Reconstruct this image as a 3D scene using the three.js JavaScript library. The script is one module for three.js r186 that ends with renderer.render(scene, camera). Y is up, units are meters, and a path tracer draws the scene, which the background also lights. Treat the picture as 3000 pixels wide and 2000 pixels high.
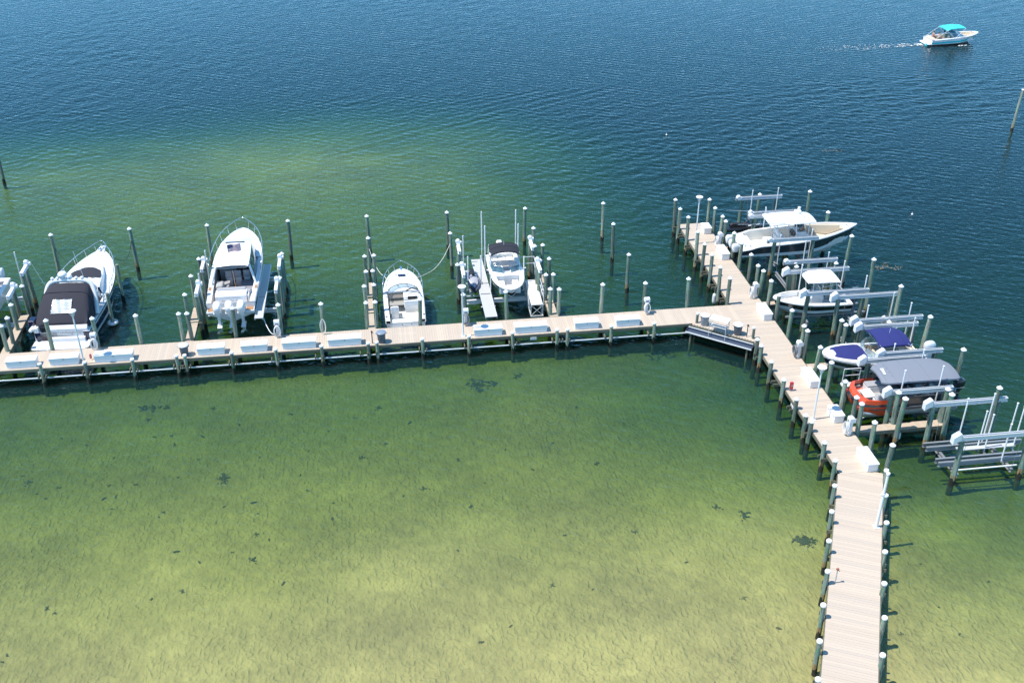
import * as THREE from 'three';
import { mergeGeometries, toCreasedNormals } from 'three/addons/utils/BufferGeometryUtils.js';
import { RoundedBoxGeometry } from 'three/addons/geometries/RoundedBoxGeometry.js';

// ---------------------------------------------------------------- camera, sky, sun, exposure
// x runs along the main dock (to the right), z across it (towards the shore), y = 0 is the water.
const EYE = 38.15, YAW = 7.75 * Math.PI / 180, PITCH = Math.atan(3100 / 5200);
const scene = new THREE.Scene();
const camera = new THREE.PerspectiveCamera(2 * Math.atan(1000 / 3100) * 180 / Math.PI, 1024 / 682, 0.5, 4000);
camera.position.set(0, EYE, 0);
camera.rotation.set(-PITCH, -YAW, 0, 'YXZ');
scene.add(camera);

const SUN = new THREE.Vector3(-0.42, 0.905, 0.04).normalize();
const sun = new THREE.DirectionalLight(new THREE.Color(1, 0.95, 0.87), 4.4);
sun.position.copy(SUN).multiplyScalar(150).add(new THREE.Vector3(5, 0, -65));
sun.target.position.set(5, 0, -65);
sun.castShadow = true; sun.shadow.radius = 1.4; sun.shadow.mapSize.set(4096, 4096);
Object.assign(sun.shadow.camera, { left: -80, right: 80, top: 80, bottom: -80, near: 1, far: 400 });
scene.add(sun, sun.target);

function makeSky() {            // clear summer sky: deep blue overhead, paler towards the horizon, bright round the sun
  const W = 256, H = 128, d = new Float32Array(W * H * 4);
  for (let j = 0; j < H; j++) {
    const el = ((j + 0.5) / H - 0.5) * Math.PI, y = Math.sin(el), c = Math.cos(el);
    for (let i = 0; i < W; i++) {
      const az = ((i + 0.5) / W - 0.5) * 2 * Math.PI;
      const k = Math.pow(1 - Math.max(y, 0), 3.2);
      const cs = Math.max(0, c * Math.cos(az) * SUN.x + y * SUN.y + c * Math.sin(az) * SUN.z);
      const g = 0.32 * Math.pow(cs, 24) + 0.08 * Math.pow(cs, 4);
      const o = (j * W + i) * 4;
      d[o] = 0.045 + 0.30 * k + 0.30 * k * k * k * k + g; d[o + 1] = 0.17 + 0.98 * k + g; d[o + 2] = 0.42 + 1.55 * k - 0.35 * k * k * k * k + g; d[o + 3] = 1;
    }
  }
  const t = new THREE.DataTexture(d, W, H, THREE.RGBAFormat, THREE.FloatType);
  t.mapping = THREE.EquirectangularReflectionMapping; t.magFilter = t.minFilter = THREE.LinearFilter; t.wrapS = THREE.RepeatWrapping; t.needsUpdate = true;
  return t;
}
scene.background = makeSky(); scene.environment = scene.background;

const renderer = new THREE.WebGLRenderer({ antialias: true });
renderer.toneMapping = THREE.LinearToneMapping;
renderer.toneMappingExposure = 1.33;
renderer.shadowMap.enabled = true;

// ---------------------------------------------------------------- helpers
function rng(seed) { return () => { seed = (seed + 0x6D2B79F5) | 0; let t = Math.imul(seed ^ (seed >>> 15), 1 | seed); t = (t + Math.imul(t ^ (t >>> 7), 61 | t)) ^ t; return ((t ^ (t >>> 14)) >>> 0) / 4294967296; }; }
const R = rng(20240611), rr = (a, b) => a + (b - a) * R(), PI = Math.PI;
const clamp = (x, a, b) => Math.max(a, Math.min(b, x)), mix = (a, b, t) => a + (b - a) * t, sm = (a, b, x) => { const t = clamp((x - a) / (b - a), 0, 1); return t * t * (3 - 2 * t); };
function hash(i, j) { let h = Math.imul(i | 0, 374761393) + Math.imul(j | 0, 668265263) | 0; h = Math.imul(h ^ (h >>> 13), 1274126177); return ((h ^ (h >>> 16)) >>> 0) / 4294967296; }
function vn(x, y) { const i = Math.floor(x), j = Math.floor(y), a = x - i, b = y - j, u = a * a * (3 - 2 * a), v = b * b * (3 - 2 * b); return mix(mix(hash(i, j), hash(i + 1, j), u), mix(hash(i, j + 1), hash(i + 1, j + 1), u), v); }
function fbm(x, y, n = 4) { let s = 0, a = 0.5, t = 0; for (let k = 0; k < n; k++) { s += a * vn(x, y); t += a; a *= 0.5; x = x * 2.03 + 17.1; y = y * 2.03 + 9.7; } return s / t; }
// a point of the photograph (3000 x 2000) on the level y = h
const CP = Math.cos(PITCH), SP = Math.sin(PITCH), CYW = Math.cos(YAW), SYW = Math.sin(YAW), F = 3100;
function at(px, py, h = 0) {
  const x = px - 1500, y = py - 1000, dy = -y * CP - F * SP, dz = -F * CP + y * SP, t = (h - EYE) / dy, X = x * t, Z = dz * t;
  return [X * CYW - Z * SYW, X * SYW + Z * CYW];
}
function heightAt(bx, by, level, ty) {     // height of the top of a vertical thing that stands at (bx, by) on that level
  const x = bx - 1500, y = by - 1000, t = (level - EYE) / (-y * CP - F * SP), Z = (-F * CP + y * SP) * t, s = (1000 - ty) / F;
  return EYE + (Z * SP - s * Z * CP) / (CP + s * SP);
}
const V = (x, y, z) => new THREE.Vector3(x, y, z);
function clean(g) { const n = g.index ? g.toNonIndexed() : g; for (const k of Object.keys(n.attributes)) if (!['position', 'normal', 'uv'].includes(k)) n.deleteAttribute(k); if (!n.attributes.uv) n.setAttribute('uv', new THREE.BufferAttribute(new Float32Array(n.attributes.position.count * 2), 2)); if (!n.attributes.normal) n.computeVertexNormals(); n.morphAttributes = {}; n.groups = []; return n; }
function join(gs) { gs = [gs].flat(9).filter(Boolean).map(clean); return gs.length === 1 ? gs[0] : mergeGeometries(gs); }
const names = {};
function numbered(n) { const k = names[n] = (names[n] ?? -1) + 1; return k ? n + '_' + String(k).padStart(3, '0') : n; }
function shade(o) { o.traverse((m) => { if (m.isMesh) { m.castShadow = m.receiveShadow = true; } }); return o; }
function part(name, gs, mat, parent) { const m = new THREE.Mesh(gs.isBufferGeometry ? gs : join(gs), mat); m.name = name; m.castShadow = m.receiveShadow = true; parent.add(m); return m; }
function thing(name, label, category, [x, y, z] = [0, 0, 0], turn = 0, group) { const o = new THREE.Group(); o.name = numbered(name); o.position.set(x, y, z); o.rotation.y = turn; o.userData = { label, category }; if (group) o.userData.group = group; scene.add(o); return o; }
function single(name, label, category, gs, mat, group) { const m = part(numbered(name), gs, mat, scene); m.userData = { label, category }; if (group) m.userData.group = group; return m; }
function struct(name, gs, mat) { const m = part(numbered(name), gs, mat, scene); m.userData = { kind: 'structure', label: name.replace(/_/g, ' ') }; return m; }
const box = (w, h, d, x = 0, y = 0, z = 0) => new THREE.BoxGeometry(w, h, d).translate(x, y, z);
const rbox = (w, h, d, x = 0, y = 0, z = 0, r = 0.04, n = 2) => new RoundedBoxGeometry(w, h, d, n, Math.min(r, w * 0.49, h * 0.49, d * 0.49)).translate(x, y, z);
const cyl = (r1, r2, h, x = 0, y = 0, z = 0, n = 14, open = false) => new THREE.CylinderGeometry(r1, r2, h, n, 1, open).translate(x, y, z);
const ball = (r, x, y, z, n = 12) => new THREE.SphereGeometry(r, n, Math.ceil(n * 0.7)).translate(x, y, z);
function rod(a, b, r, n = 7, r2 = r) { const A = V(...a), B = V(...b), d = B.clone().sub(A), g = new THREE.CylinderGeometry(r2, r, d.length(), n); g.applyQuaternion(new THREE.Quaternion().setFromUnitVectors(V(0, 1, 0), d.normalize())); return g.translate((A.x + B.x) / 2, (A.y + B.y) / 2, (A.z + B.z) / 2); }
function tube(pts, r, n = 24, m = 6, closed = false) { return new THREE.TubeGeometry(new THREE.CatmullRomCurve3(pts.map((p) => V(...p)), closed, 'centripetal'), n, r, m, closed); }
// skin over rows of points (all rows of the same length); open sheet, smooth or creased
function skin(rows, crease = 0.7, flip = false, closeU = false) {
  const n = rows[0].length, p = [], idx = [], uv = [];
  rows.forEach((r, i) => r.forEach((q, j) => { p.push(...q); uv.push(i / (rows.length - 1), j / (n - 1)); }));
  for (let i = 0; i < rows.length - 1; i++) for (let j = 0; j < n - 1 + (closeU ? 1 : 0); j++) { const a = i * n + j, b = i * n + (j + 1) % n, c = a + n, d = b + n; flip ? idx.push(a, b, c, b, d, c) : idx.push(a, c, b, b, c, d); }
  const g = new THREE.BufferGeometry(); g.setAttribute('position', new THREE.Float32BufferAttribute(p, 3)); g.setAttribute('uv', new THREE.Float32BufferAttribute(uv, 2)); g.setIndex(idx);
  g.computeVertexNormals(); return toCreasedNormals(g, crease);
}
// flat outline [[x, z], ...] raised to a slab between y0 and y1 (rounded edge optional)
function slab(pts, y0, y1, bevel = 0) {
  const s = new THREE.Shape(pts.map(([x, z]) => new THREE.Vector2(x, -z)));
  const g = new THREE.ExtrudeGeometry(s, { depth: Math.max(0.001, y1 - y0 - 2 * bevel), bevelEnabled: bevel > 0, bevelThickness: bevel, bevelSize: bevel, bevelOffset: -bevel, bevelSegments: 2, curveSegments: 8 });
  return g.rotateX(-PI / 2).translate(0, y0 + bevel, 0);
}
// outline in the x-y plane, thickness along z from z0 to z1
function plate(pts, z0, z1, bevel = 0) {
  const s = new THREE.Shape(pts.map(([x, y]) => new THREE.Vector2(x, y)));
  return new THREE.ExtrudeGeometry(s, { depth: z1 - z0 - 2 * bevel, bevelEnabled: bevel > 0, bevelThickness: bevel, bevelSize: bevel, bevelOffset: -bevel, bevelSegments: 2 }).translate(0, 0, z0 + bevel);
}
function canvasTex(w, h, draw, srgb = true) { const c = document.createElement('canvas'); c.width = w; c.height = h; draw(c.getContext('2d'), w, h); const t = new THREE.CanvasTexture(c); if (srgb) t.colorSpace = THREE.SRGBColorSpace; t.magFilter = THREE.LinearFilter; return t; }
function dataTex(w, h, fn, srgb = false) {       // fn(u, v) -> [r, g, b] 0..1
  const d = new Uint8Array(w * h * 4);
  for (let j = 0; j < h; j++) for (let i = 0; i < w; i++) { const c = fn(i / w, j / h), o = (j * w + i) * 4; d[o] = clamp(c[0], 0, 1) * 255; d[o + 1] = clamp(c[1], 0, 1) * 255; d[o + 2] = clamp(c[2], 0, 1) * 255; d[o + 3] = 255; }
  const t = new THREE.DataTexture(d, w, h); t.wrapS = t.wrapT = THREE.RepeatWrapping; t.magFilter = t.minFilter = THREE.LinearFilter; if (srgb) t.colorSpace = THREE.SRGBColorSpace; t.needsUpdate = true; return t;
}
const lin = (r, g, b) => new THREE.Color().setRGB(r, g, b);
const std = (c, roughness = 0.6, o = {}) => new THREE.MeshStandardMaterial({ color: Array.isArray(c) ? lin(...c) : c, roughness, side: THREE.DoubleSide, ...o });
const phys = (c, roughness = 0.3, o = {}) => new THREE.MeshPhysicalMaterial({ color: Array.isArray(c) ? lin(...c) : c, roughness, side: THREE.DoubleSide, ...o });
const tileNoise = (u, v, f, s = 0) => { const w = (x) => ((x % f) + f) % f, x = u * f, y = v * f, i = Math.floor(x), j = Math.floor(y), a = x - i, b = y - j, A = a * a * (3 - 2 * a), B = b * b * (3 - 2 * b), h = (p, q) => hash(w(p) + s * 131, w(q) + s * 71); return mix(mix(h(i, j), h(i + 1, j), A), mix(h(i, j + 1), h(i + 1, j + 1), A), B); };
const tileFbm = (u, v, f, n, s = 0) => { let r = 0, a = 0.5, t = 0; for (let k = 0; k < n; k++) { r += a * tileNoise(u, v, f << k, s + k); t += a; a *= 0.5; } return r / t; };
// ---------------------------------------------------------------- the setting: sea bed, water
// depth of the water, metres, at a place
function depthAt(x, z) {
  const n = fbm(x * 0.045 + 3, z * 0.06 + 8, 4) - 0.5, n2 = fbm(x * 0.16 + 31, z * 0.2 + 8, 3) - 0.5;
  let d = 0.17 + 0.72 * Math.pow(sm(-24, -66, z), 1.5);                      // the sandy shallows slope off to the dock
  d += 0.34 * sm(8, 24, x) * sm(-38, -56, z) + 0.42 * sm(18, 34, x) * sm(-24, -46, z);
  d += 0.16 * sm(-8, -32, x) * sm(-44, -60, z);
  d += 0.22 * sm(-60, -70, z);                                                // dredged slips behind it
  d += 2.0 * sm(-100, -150, z) + 1.3 * sm(12, 60, x) * sm(-60, -100, z);       // open bay
  const shoal = Math.exp(-Math.pow((z + 100 + 0.12 * (x + 30)) / 25, 2)) * sm(46, -16, x);
  d -= 0.69 * shoal * (0.85 + 0.5 * n);
  return Math.max(0.14, d * (1 + 0.24 * n) + 0.14 * n2 * sm(-40, -60, z) + 0.05 * n2);
}
function grid(xs, zs, fy) {
  const p = [], uv = [], idx = [], n = xs.length;
  for (const z of zs) for (const x of xs) { p.push(x, fy(x, z), z); uv.push(x, -z); }
  for (let j = 0; j < zs.length - 1; j++) for (let i = 0; i < n - 1; i++) { const a = j * n + i; idx.push(a, a + 1, a + n, a + 1, a + n + 1, a + n); }
  const g = new THREE.BufferGeometry(); g.setAttribute('position', new THREE.Float32BufferAttribute(p, 3)); g.setAttribute('uv', new THREE.Float32BufferAttribute(uv, 2)); g.setIndex(idx.map((k, i) => idx[i - i % 3 + [0, 2, 1][i % 3]]));
  g.computeVertexNormals(); return g;
}
const steps = (...s) => { const r = [s[0][0]]; for (const [a, b, d] of s) for (let x = a + d; x < b + d * 0.01; x += d) r.push(x); return r; };
{
  const bedTex = dataTex(1024, 1024, (u, v) => {
    const k = tileFbm(u, v, 8, 6, 3), f = tileFbm(u, v, 64, 3, 9);
    const t = 0.72 + 0.22 * (k - 0.5) + 0.14 + 0.16 * (f - 0.5);
    return [0.765 * t, 0.71 * t, 0.45 * t];
  }, true);
  bedTex.repeat.set(1 / 30, 1 / 30);
  const bedBump = dataTex(1024, 1024, (u, v) => { const q0 = tileFbm(u, v, 6, 3, 40), w = 1 - Math.abs(2 * tileFbm(u, v, 46, 2, 5) - 1), w2 = 1 - Math.abs(2 * tileFbm(u, v, 70, 2, 35) - 1), q = (w * w * 0.5 + w2 * w2 * 0.4) * (0.5 + q0) + 0.2 * tileFbm(u, v, 64, 2, 15); return [q, q, q]; });
  bedBump.repeat.set(1 / 16, 1 / 20);
  const bed = grid(steps([-1500, -150, 225], [-150, 150, 1.6], [150, 1500, 225]), steps([-2500, -250, 250], [-250, -90, 4], [-90, 20, 0.8], [20, 260, 60]), (x, z) => -depthAt(x, z));
  { const p = bed.attributes.position, c = new Float32Array(p.count * 3);       // pale sand in the shallows and on the shoal, an algae film in patches off the dock, and a darker bed colour painted in for the shade under and behind the dock
    for (let i = 0; i < p.count; i++) { const x = p.getX(i), z = p.getZ(i), e = z + 5 * (fbm(x * 0.22, z * 0.3 + 4, 3) - 0.5), dockShade = sm(-61.5, -63.5, e) * sm(-80, -68, z + 10 * (fbm(x * 0.08 + 7, z * 0.1, 3) - 0.5)), t = 0.9 + 0.24 * (fbm(x * 0.3, z * 0.35, 4) - 0.5), film = z > -64 ? 0.9 * sm(0.30, 0.62, fbm(x * 0.13 + 40, z * 0.16, 4) * 0.40 + 0.60 * sm(-30, -58, z)) : 0.25; c[3 * i] = t * mix(1, 0.36, dockShade) * mix(1, 0.74, film); c[3 * i + 1] = t * mix(1, 0.54, dockShade) * mix(1, 0.78, film); c[3 * i + 2] = t * mix(1, 0.58, dockShade) * mix(1, 0.58, film); }
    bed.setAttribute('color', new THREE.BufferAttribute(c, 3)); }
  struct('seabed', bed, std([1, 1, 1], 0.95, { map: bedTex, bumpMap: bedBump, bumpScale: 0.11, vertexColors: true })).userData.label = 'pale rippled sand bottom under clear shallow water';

  // waves: long ones in the sheet itself, ripples as fine relief
  const r = rng(77), wv = [];
  for (let k = 0; k < 46; k++) { const L = 0.8 * Math.pow(3.6, r()), th = 1.2 + (r() + r() + r() - 1.5) * 1.1, q = 2 * PI / L; wv.push([Math.cos(th) * q, Math.sin(th) * q, r() * 6.28, 0.0027 * Math.pow(L, 0.3)]); }
  const wakes = [[1900, 225, 760, 500, 1.5, 0.015], [2080, 160, 900, 400, 1.2, 0.010], [2700, 118, 1250, 250, 1.3, 0.011], [2650, 85, 1500, 30, 1.3, 0.009], [1700, 470, 1050, 620, 1.1, 0.009]].map(([ax, ay, bx, by, L, h]) => { const a = at(ax, ay), b = at(bx, by), len = Math.hypot(b[0] - a[0], b[1] - a[1]), ux = (b[0] - a[0]) / len, uz = (b[1] - a[1]) / len; return [a[0], a[1], -uz, ux, len, L, h]; });   // old wakes crossing the bay
  const wave = (x, z) => {
    const calm = 0.15 + 1.35 * sm(0.25, 0.8, fbm(x * 0.03, z * 0.045 + 50, 3)), lee = mix(0.30, 1, sm(-58, -74, z));
    let y = 0; for (const [a, b, p, h] of wv) y += h * Math.sin(a * x + b * z + p);
    y *= calm * lee;
    for (const [ax, az, nx, nz, len, L, h] of wakes) { const dx = x - ax, dz = z - az, d = dx * nx + dz * nz, a = dx * nz - dz * nx; if (Math.abs(d) < 9 && a > 0 && a < len) y += h * Math.cos(2 * PI * d / L + 0.3 * Math.sin(a * 0.2)) * Math.exp(-d * d / 14) * sm(0, 8, a) * sm(len, len * 0.6, a); }
    return y;
  };
  const N = 1024, T = 12, D = new Float32Array(N * N), tab = new Float32Array(2 * N);
  for (let i = 0; i < N; i++) { tab[2 * i] = Math.cos(2 * PI * i / N); tab[2 * i + 1] = Math.sin(2 * PI * i / N); }
  for (let k = 0; k < 90; k++) {
    const L = 0.12 * Math.pow(9, r()), th = 1.15 + (r() + r() + r() - 1.5) * 1.15, m = Math.round(Math.cos(th) * T / L), n = Math.round(Math.sin(th) * T / L), ph = Math.floor(r() * N), a = Math.pow(L, 1.15);
    for (let j = 0; j < N; j++) { let q = ((j * n + ph) % N + N) % N; const s = ((m % N) + N) % N; for (let i = 0; i < N; i++) { D[j * N + i] += a * tab[2 * q + 1]; q += s; if (q >= N) q -= N; } }
  }
  let lo = 1e9, hi = -1e9; for (const d of D) { lo = Math.min(lo, d); hi = Math.max(hi, d); }
  const bytes = new Uint8Array(N * N * 4); for (let i = 0; i < N * N; i++) { const v = (D[i] - lo) / (hi - lo) * 255; bytes[4 * i] = bytes[4 * i + 1] = bytes[4 * i + 2] = v; bytes[4 * i + 3] = 255; }
  const rip = new THREE.DataTexture(bytes, N, N); rip.wrapS = rip.wrapT = THREE.RepeatWrapping; rip.magFilter = rip.minFilter = THREE.LinearFilter; rip.repeat.set(1 / T, 1 / T); rip.needsUpdate = true;

  const water = new THREE.Group(); water.name = 'water'; water.userData = { kind: 'structure', label: 'clear green shallow water turning blue over the deep bay' }; scene.add(water);
  const xs = steps([-1500, -120, 345], [-120, -45, 0.75], [-45, 60, 0.3], [60, 165, 0.75], [165, 1500, 445]), zs = steps([-2500, -260, 280], [-260, -120, 0.9], [-120, -56, 0.28], [-56, -20, 0.4], [-20, 60, 20], [60, 260, 100]);
  part('water_surface', grid(xs, zs, wave), phys([0.96, 0.98, 0.95], 0.06, { transmission: 0.995, thickness: 0, ior: 1.33, bumpMap: rip, bumpScale: 0.046 }), water);
  // the body of the water under its surface: takes out red first, then blue, and its fine matter scatters a little blue-green
  part('water_body', box(3000, 6, 2750, 0, -3.15, -1120), phys([0.0, 0.40, 0.50], 1, { thickness: 4, attenuationColor: lin(0.45, 0.61, 0.36), attenuationDistance: 1, transparent: true, opacity: 0.036 }), water);
}
// ---------------------------------------------------------------- docks
const DECK = 1.15, PITCHB = 0.16;
const grain = dataTex(256, 256, (u, v) => { const g = 0.5 * tileFbm(u, v * 0.1, 8, 3, 2) + 0.5 * tileNoise(u, v, 128, 7), t = 0.90 + 0.16 * (g - 0.5); return [t, t, t]; }, true);
const boardMats = [[0.68, 0.565, 0.455], [0.66, 0.545, 0.435], [0.70, 0.585, 0.47], [0.67, 0.555, 0.445], [0.65, 0.545, 0.445], [0.63, 0.535, 0.445], [0.71, 0.59, 0.47]].map((c) => std(c, 0.75, { map: grain }));
const fingerMats = [[0.63, 0.505, 0.38], [0.60, 0.485, 0.365], [0.65, 0.525, 0.40]].map((c) => std(c, 0.75, { map: grain }));
const timberTex = dataTex(256, 256, (u, v) => { const g = tileFbm(u, v, 4, 2, 12), f = tileNoise(u, v * 0.12, 96, 4), t = 0.55 + 0.35 * g + 0.25 * (f - 0.5), w = sm(0.5, 0.75, tileFbm(u, v, 8, 3, 31)); return [t * mix(0.80, 0.62, w), t * mix(0.76, 0.66, w), t * mix(0.66, 0.56, w)]; }, true);
const timber = std([0.55, 0.55, 0.55], 0.9, { map: timberTex }), paleTrim = std([0.62, 0.56, 0.48], 0.7, { map: grain });
const whitePipe = std([0.62, 0.65, 0.66], 0.5), galv = std([0.42, 0.44, 0.46], 0.4, { metalness: 0.6 }), alu = std([0.72, 0.73, 0.74], 0.42, { metalness: 0.25 }), aluDark = std([0.34, 0.36, 0.38], 0.5, { metalness: 0.5 });
// boards: list of [cx, cz, length, turn]; the longest way lies along local z
function boards(parent, list, len, most = 300, mats = boardMats) {
  const g = {}, geo = (l) => g[l] ??= box(PITCHB - 0.006, 0.032, l, 0, 0, 0), rest = [];
  list.forEach(([x, z, l, turn, sink = 0], k) => {
    l = Math.round((l ?? len) * 100) / 100; const y = DECK - 0.016 + sink + (hash(k, 5) - 0.5) * 0.004;
    if (k >= most) { rest.push(box(PITCHB - 0.006, 0.032, l).rotateY(turn || 0).translate(x, y, z)); return; }
    const m = part('deck_board', geo(l), mats[Math.floor(hash(k, 11) * mats.length)], parent); m.position.set(x, y, z); m.rotation.y = turn || 0;
  });
  if (rest.length) part('deck_boards_beyond', rest, mats[0], parent).userData.kind = 'stuff';
}
// main dock along x, z from -64.48 to -62.27
const ZF = -64.48, ZN = -62.27, XL = 24.78, XR = 27.15;
{
  const d = thing('dock', 'long tan dock with a row of white boxes behind the moored cruisers', 'dock');
  const list = []; for (let x = XL - PITCHB / 2; x > -31; x -= PITCHB) list.push([x, (ZF + ZN) / 2]);
  boards(d, list, ZN - ZF);
  // triangle of boards in the corner: cut to the slanting edge from (21.04, ZN) to (XL, -59.22)
  const tri = []; for (let x = XL - PITCHB / 2; x > 21.1; x -= PITCHB) { const l = (x - 21.04) / (XL - 21.04) * (-59.22 - ZN) - 0.02; if (l > 0.1) tri.push([x, ZN + 0.008 + l / 2, l]); }
  boards(d, tri, 1);
  part('fascia', [box(52.4, 0.2, 0.045, -5.2, DECK - 0.12, ZN + 0.03)], timber, d);
  part('fascia', [box(56, 0.2, 0.045, -3.4, DECK - 0.12, ZF - 0.03)], timber, d);
  part('fascia', [box(4.8, 0.2, 0.045, 0, 0, 0).rotateY(-Math.atan2(-59.22 - ZN, XL - 21.04)).translate((21.04 + XL) / 2, DECK - 0.12, (ZN - 59.22) / 2 + 0.03)], timber, d);
  for (const z of [ZF + 0.25, (ZF + ZN) / 2, ZN - 0.25]) part('stringer', box(56, 0.22, 0.07, -3.4, DECK - 0.15, z), timber, d);
  part('water_pipe', [rod([-31, 0.42, ZN + 0.02], [21, 0.42, ZN + 0.02], 0.055, 8)], whitePipe, d);
  for (let x = -29; x < 20; x += 3.1) part('pipe_clamp', cyl(0.075, 0.075, 0.06, 0, 0, 0, 8).rotateZ(PI / 2).translate(x + 0.7, 0.42, ZN + 0.02), galv, d);
  for (const x of [-22.6, -19.8, -16.8, -14, -13.4, -10.4, -7.6, -4.7, -1.7, -1.1, 2.3, 5.4, 8.5, 11.5, 12.2, 15.2, 18.3]) for (const e of [-0.24, 0.24]) part('cross_beam', box(0.07, 0.22, 3.1, x + e, 0.72, (ZF + ZN) / 2), timber, d);
}
{
  const d = thing('dock', 'tan boarded dock running out past the boat lifts to a lamp at its end', 'dock');
  const list = []; for (let z = -44.6; z > -78.6; z -= PITCHB) list.push([(XL + XR) / 2, z, XR - XL, PI / 2]);
  boards(d, list, XR - XL);
  for (const x of [XL - 0.03, XR + 0.03]) part('fascia', box(0.045, 0.2, x < 26 ? 14.0 : 34.0, x, DECK - 0.12, x < 26 ? -71.6 : -61.6), timber, d);
  part('fascia', box(0.045, 0.2, 14.5, XL - 0.03, DECK - 0.12, -51.9), timber, d);
  part('fascia', box(2.5, 0.2, 0.045, (XL + XR) / 2, DECK - 0.12, -78.7), timber, d);
  for (const x of [XL + 0.25, (XL + XR) / 2, XR - 0.25]) part('stringer', box(0.07, 0.22, 34, x, DECK - 0.15, -61.6), timber, d);
  for (const z of [-79.0, -77.2, -75.0, -72.6, -70.3, -68.1, -65.9, -58.0, -54.6, -51.7, -49.2, -46.6]) for (const e of [-0.2, 0.2]) part('cross_beam', box(3.1, 0.2, 0.07, (XL + XR) / 2, 0.75, z + e), timber, d);
}
// walkway to the shore: from (24.63, -44.46) / (27.1, -43.9) down to the lower right
const WD = V(-0.428, 0, 0.9037), WN = V(0.9037, 0, 0.428), WA = V(25.86, 0, -44.25), WALK = Math.atan2(WD.x, WD.z);
const onWalk = (along, side) => [WA.x + WD.x * along + WN.x * side, WA.z + WD.z * along + WN.z * side];
{
  const d = thing('dock', 'tan boarded walkway leading from the lifts over the sandy shallows', 'dock');
  const list = [];
  for (let a = 0.45; a < 23; a += PITCHB) { const [x, z] = onWalk(a, 0); list.push([x, z, 2.43, WALK + PI / 2]); }
  // wedge between the two directions
  for (let k = 1; k < 7; k++) { const a = 0.45 - k * PITCHB, l = Math.min(2.43, 2.43 - k * 0.345 + 0.6), [x, z] = onWalk(a, (2.43 - l) / 2 - 0.01); list.push([x, z, l, WALK + PI / 2, -0.012]); }
  boards(d, list, 2.43);
  for (const s of [-1.245, 1.245]) { const [x, z] = onWalk(11.6, s); part('fascia', box(0.045, 0.2, 22.6).rotateY(WALK).translate(x, DECK - 0.12, z), timber, d); }
  for (const s of [-0.95, 0, 0.95]) { const [x, z] = onWalk(11.6, s); part('stringer', box(0.07, 0.22, 22.6).rotateY(WALK).translate(x, DECK - 0.15, z), timber, d); }
  for (let k = 0; k < 10; k++) { const [x, z] = onWalk(0.35 + 2.2 * k, 0); for (const e of [-0.2, 0.2]) part('cross_beam', box(0.07, 0.2, 3.05).rotateY(WALK + PI / 2).translate(x + WD.x * e, 0.75, z + WD.z * e), timber, d); }
}
// finger piers: boards across, on two thin rails
function finger(label, x0, x1, z0, z1, gaps = []) {
  const d = thing('finger_pier', label, 'pier'), alongX = x1 - x0 > z1 - z0, list = [], w = alongX ? z1 - z0 : x1 - x0;
  const a0 = alongX ? x0 : z0, a1 = alongX ? x1 : z1;
  for (let a = a0 + PITCHB / 2; a < a1; a += PITCHB) { if (gaps.some((g) => Math.abs(a - g) < 0.12)) continue; list.push(alongX ? [a, (z0 + z1) / 2, w, 0] : [(x0 + x1) / 2, a, w, PI / 2]); }
  boards(d, list, w, 300, fingerMats);
  const m = (a0 + a1) / 2, l = a1 - a0;
  for (const s of [-1, 1]) part('rail_beam', alongX ? box(l, 0.22, 0.06, m, DECK - 0.15, (z0 + z1) / 2 + s * (w / 2 - 0.03)) : box(0.06, 0.22, l, (x0 + x1) / 2 + s * (w / 2 - 0.03), DECK - 0.15, m), timber, d);
  for (const g of gaps) part('cross_beam', alongX ? box(0.09, 0.2, w + 0.5, g, DECK - 0.16, (z0 + z1) / 2) : box(w + 0.5, 0.2, 0.09, (x0 + x1) / 2, DECK - 0.16, g), timber, d);
  return d;
}
finger('narrow tan finger pier beside the half-hidden white boat on a lift', -25.85, -25.28, -69.9, ZF - 0.06);
finger('narrow tan finger pier beside the boat with three outboards', -13.78, -13.2, -69.3, ZF - 0.06, [-67.15]);
finger('narrow tan finger pier in three lengths beside the moored white cabin boat', -1.33, -0.82, -71.5, ZF - 0.06, [-66.75, -69.1]);
finger('narrow tan finger pier behind the gangway with railing', 11.5, 12.12, -71.1, ZF - 0.06, [-66.55, -68.4]);
finger('narrow tan finger pier with rope-tied piles beside the red-nosed pontoon boat', XR + 0.06, 32.95, -48.82, -48.2);
finger('short tan finger pier at the bow of the small white centre console boat', XR + 0.06, 28.6, -64.62, -64.05);
finger('short tan finger pier at the bow of the boat with blue canvas', XR + 0.06, 29.6, -56.0, -55.42);
finger('short tan finger pier at the stern of the large black-hulled boat', XR + 0.06, 28.2, -74.2, -73.6);
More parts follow.
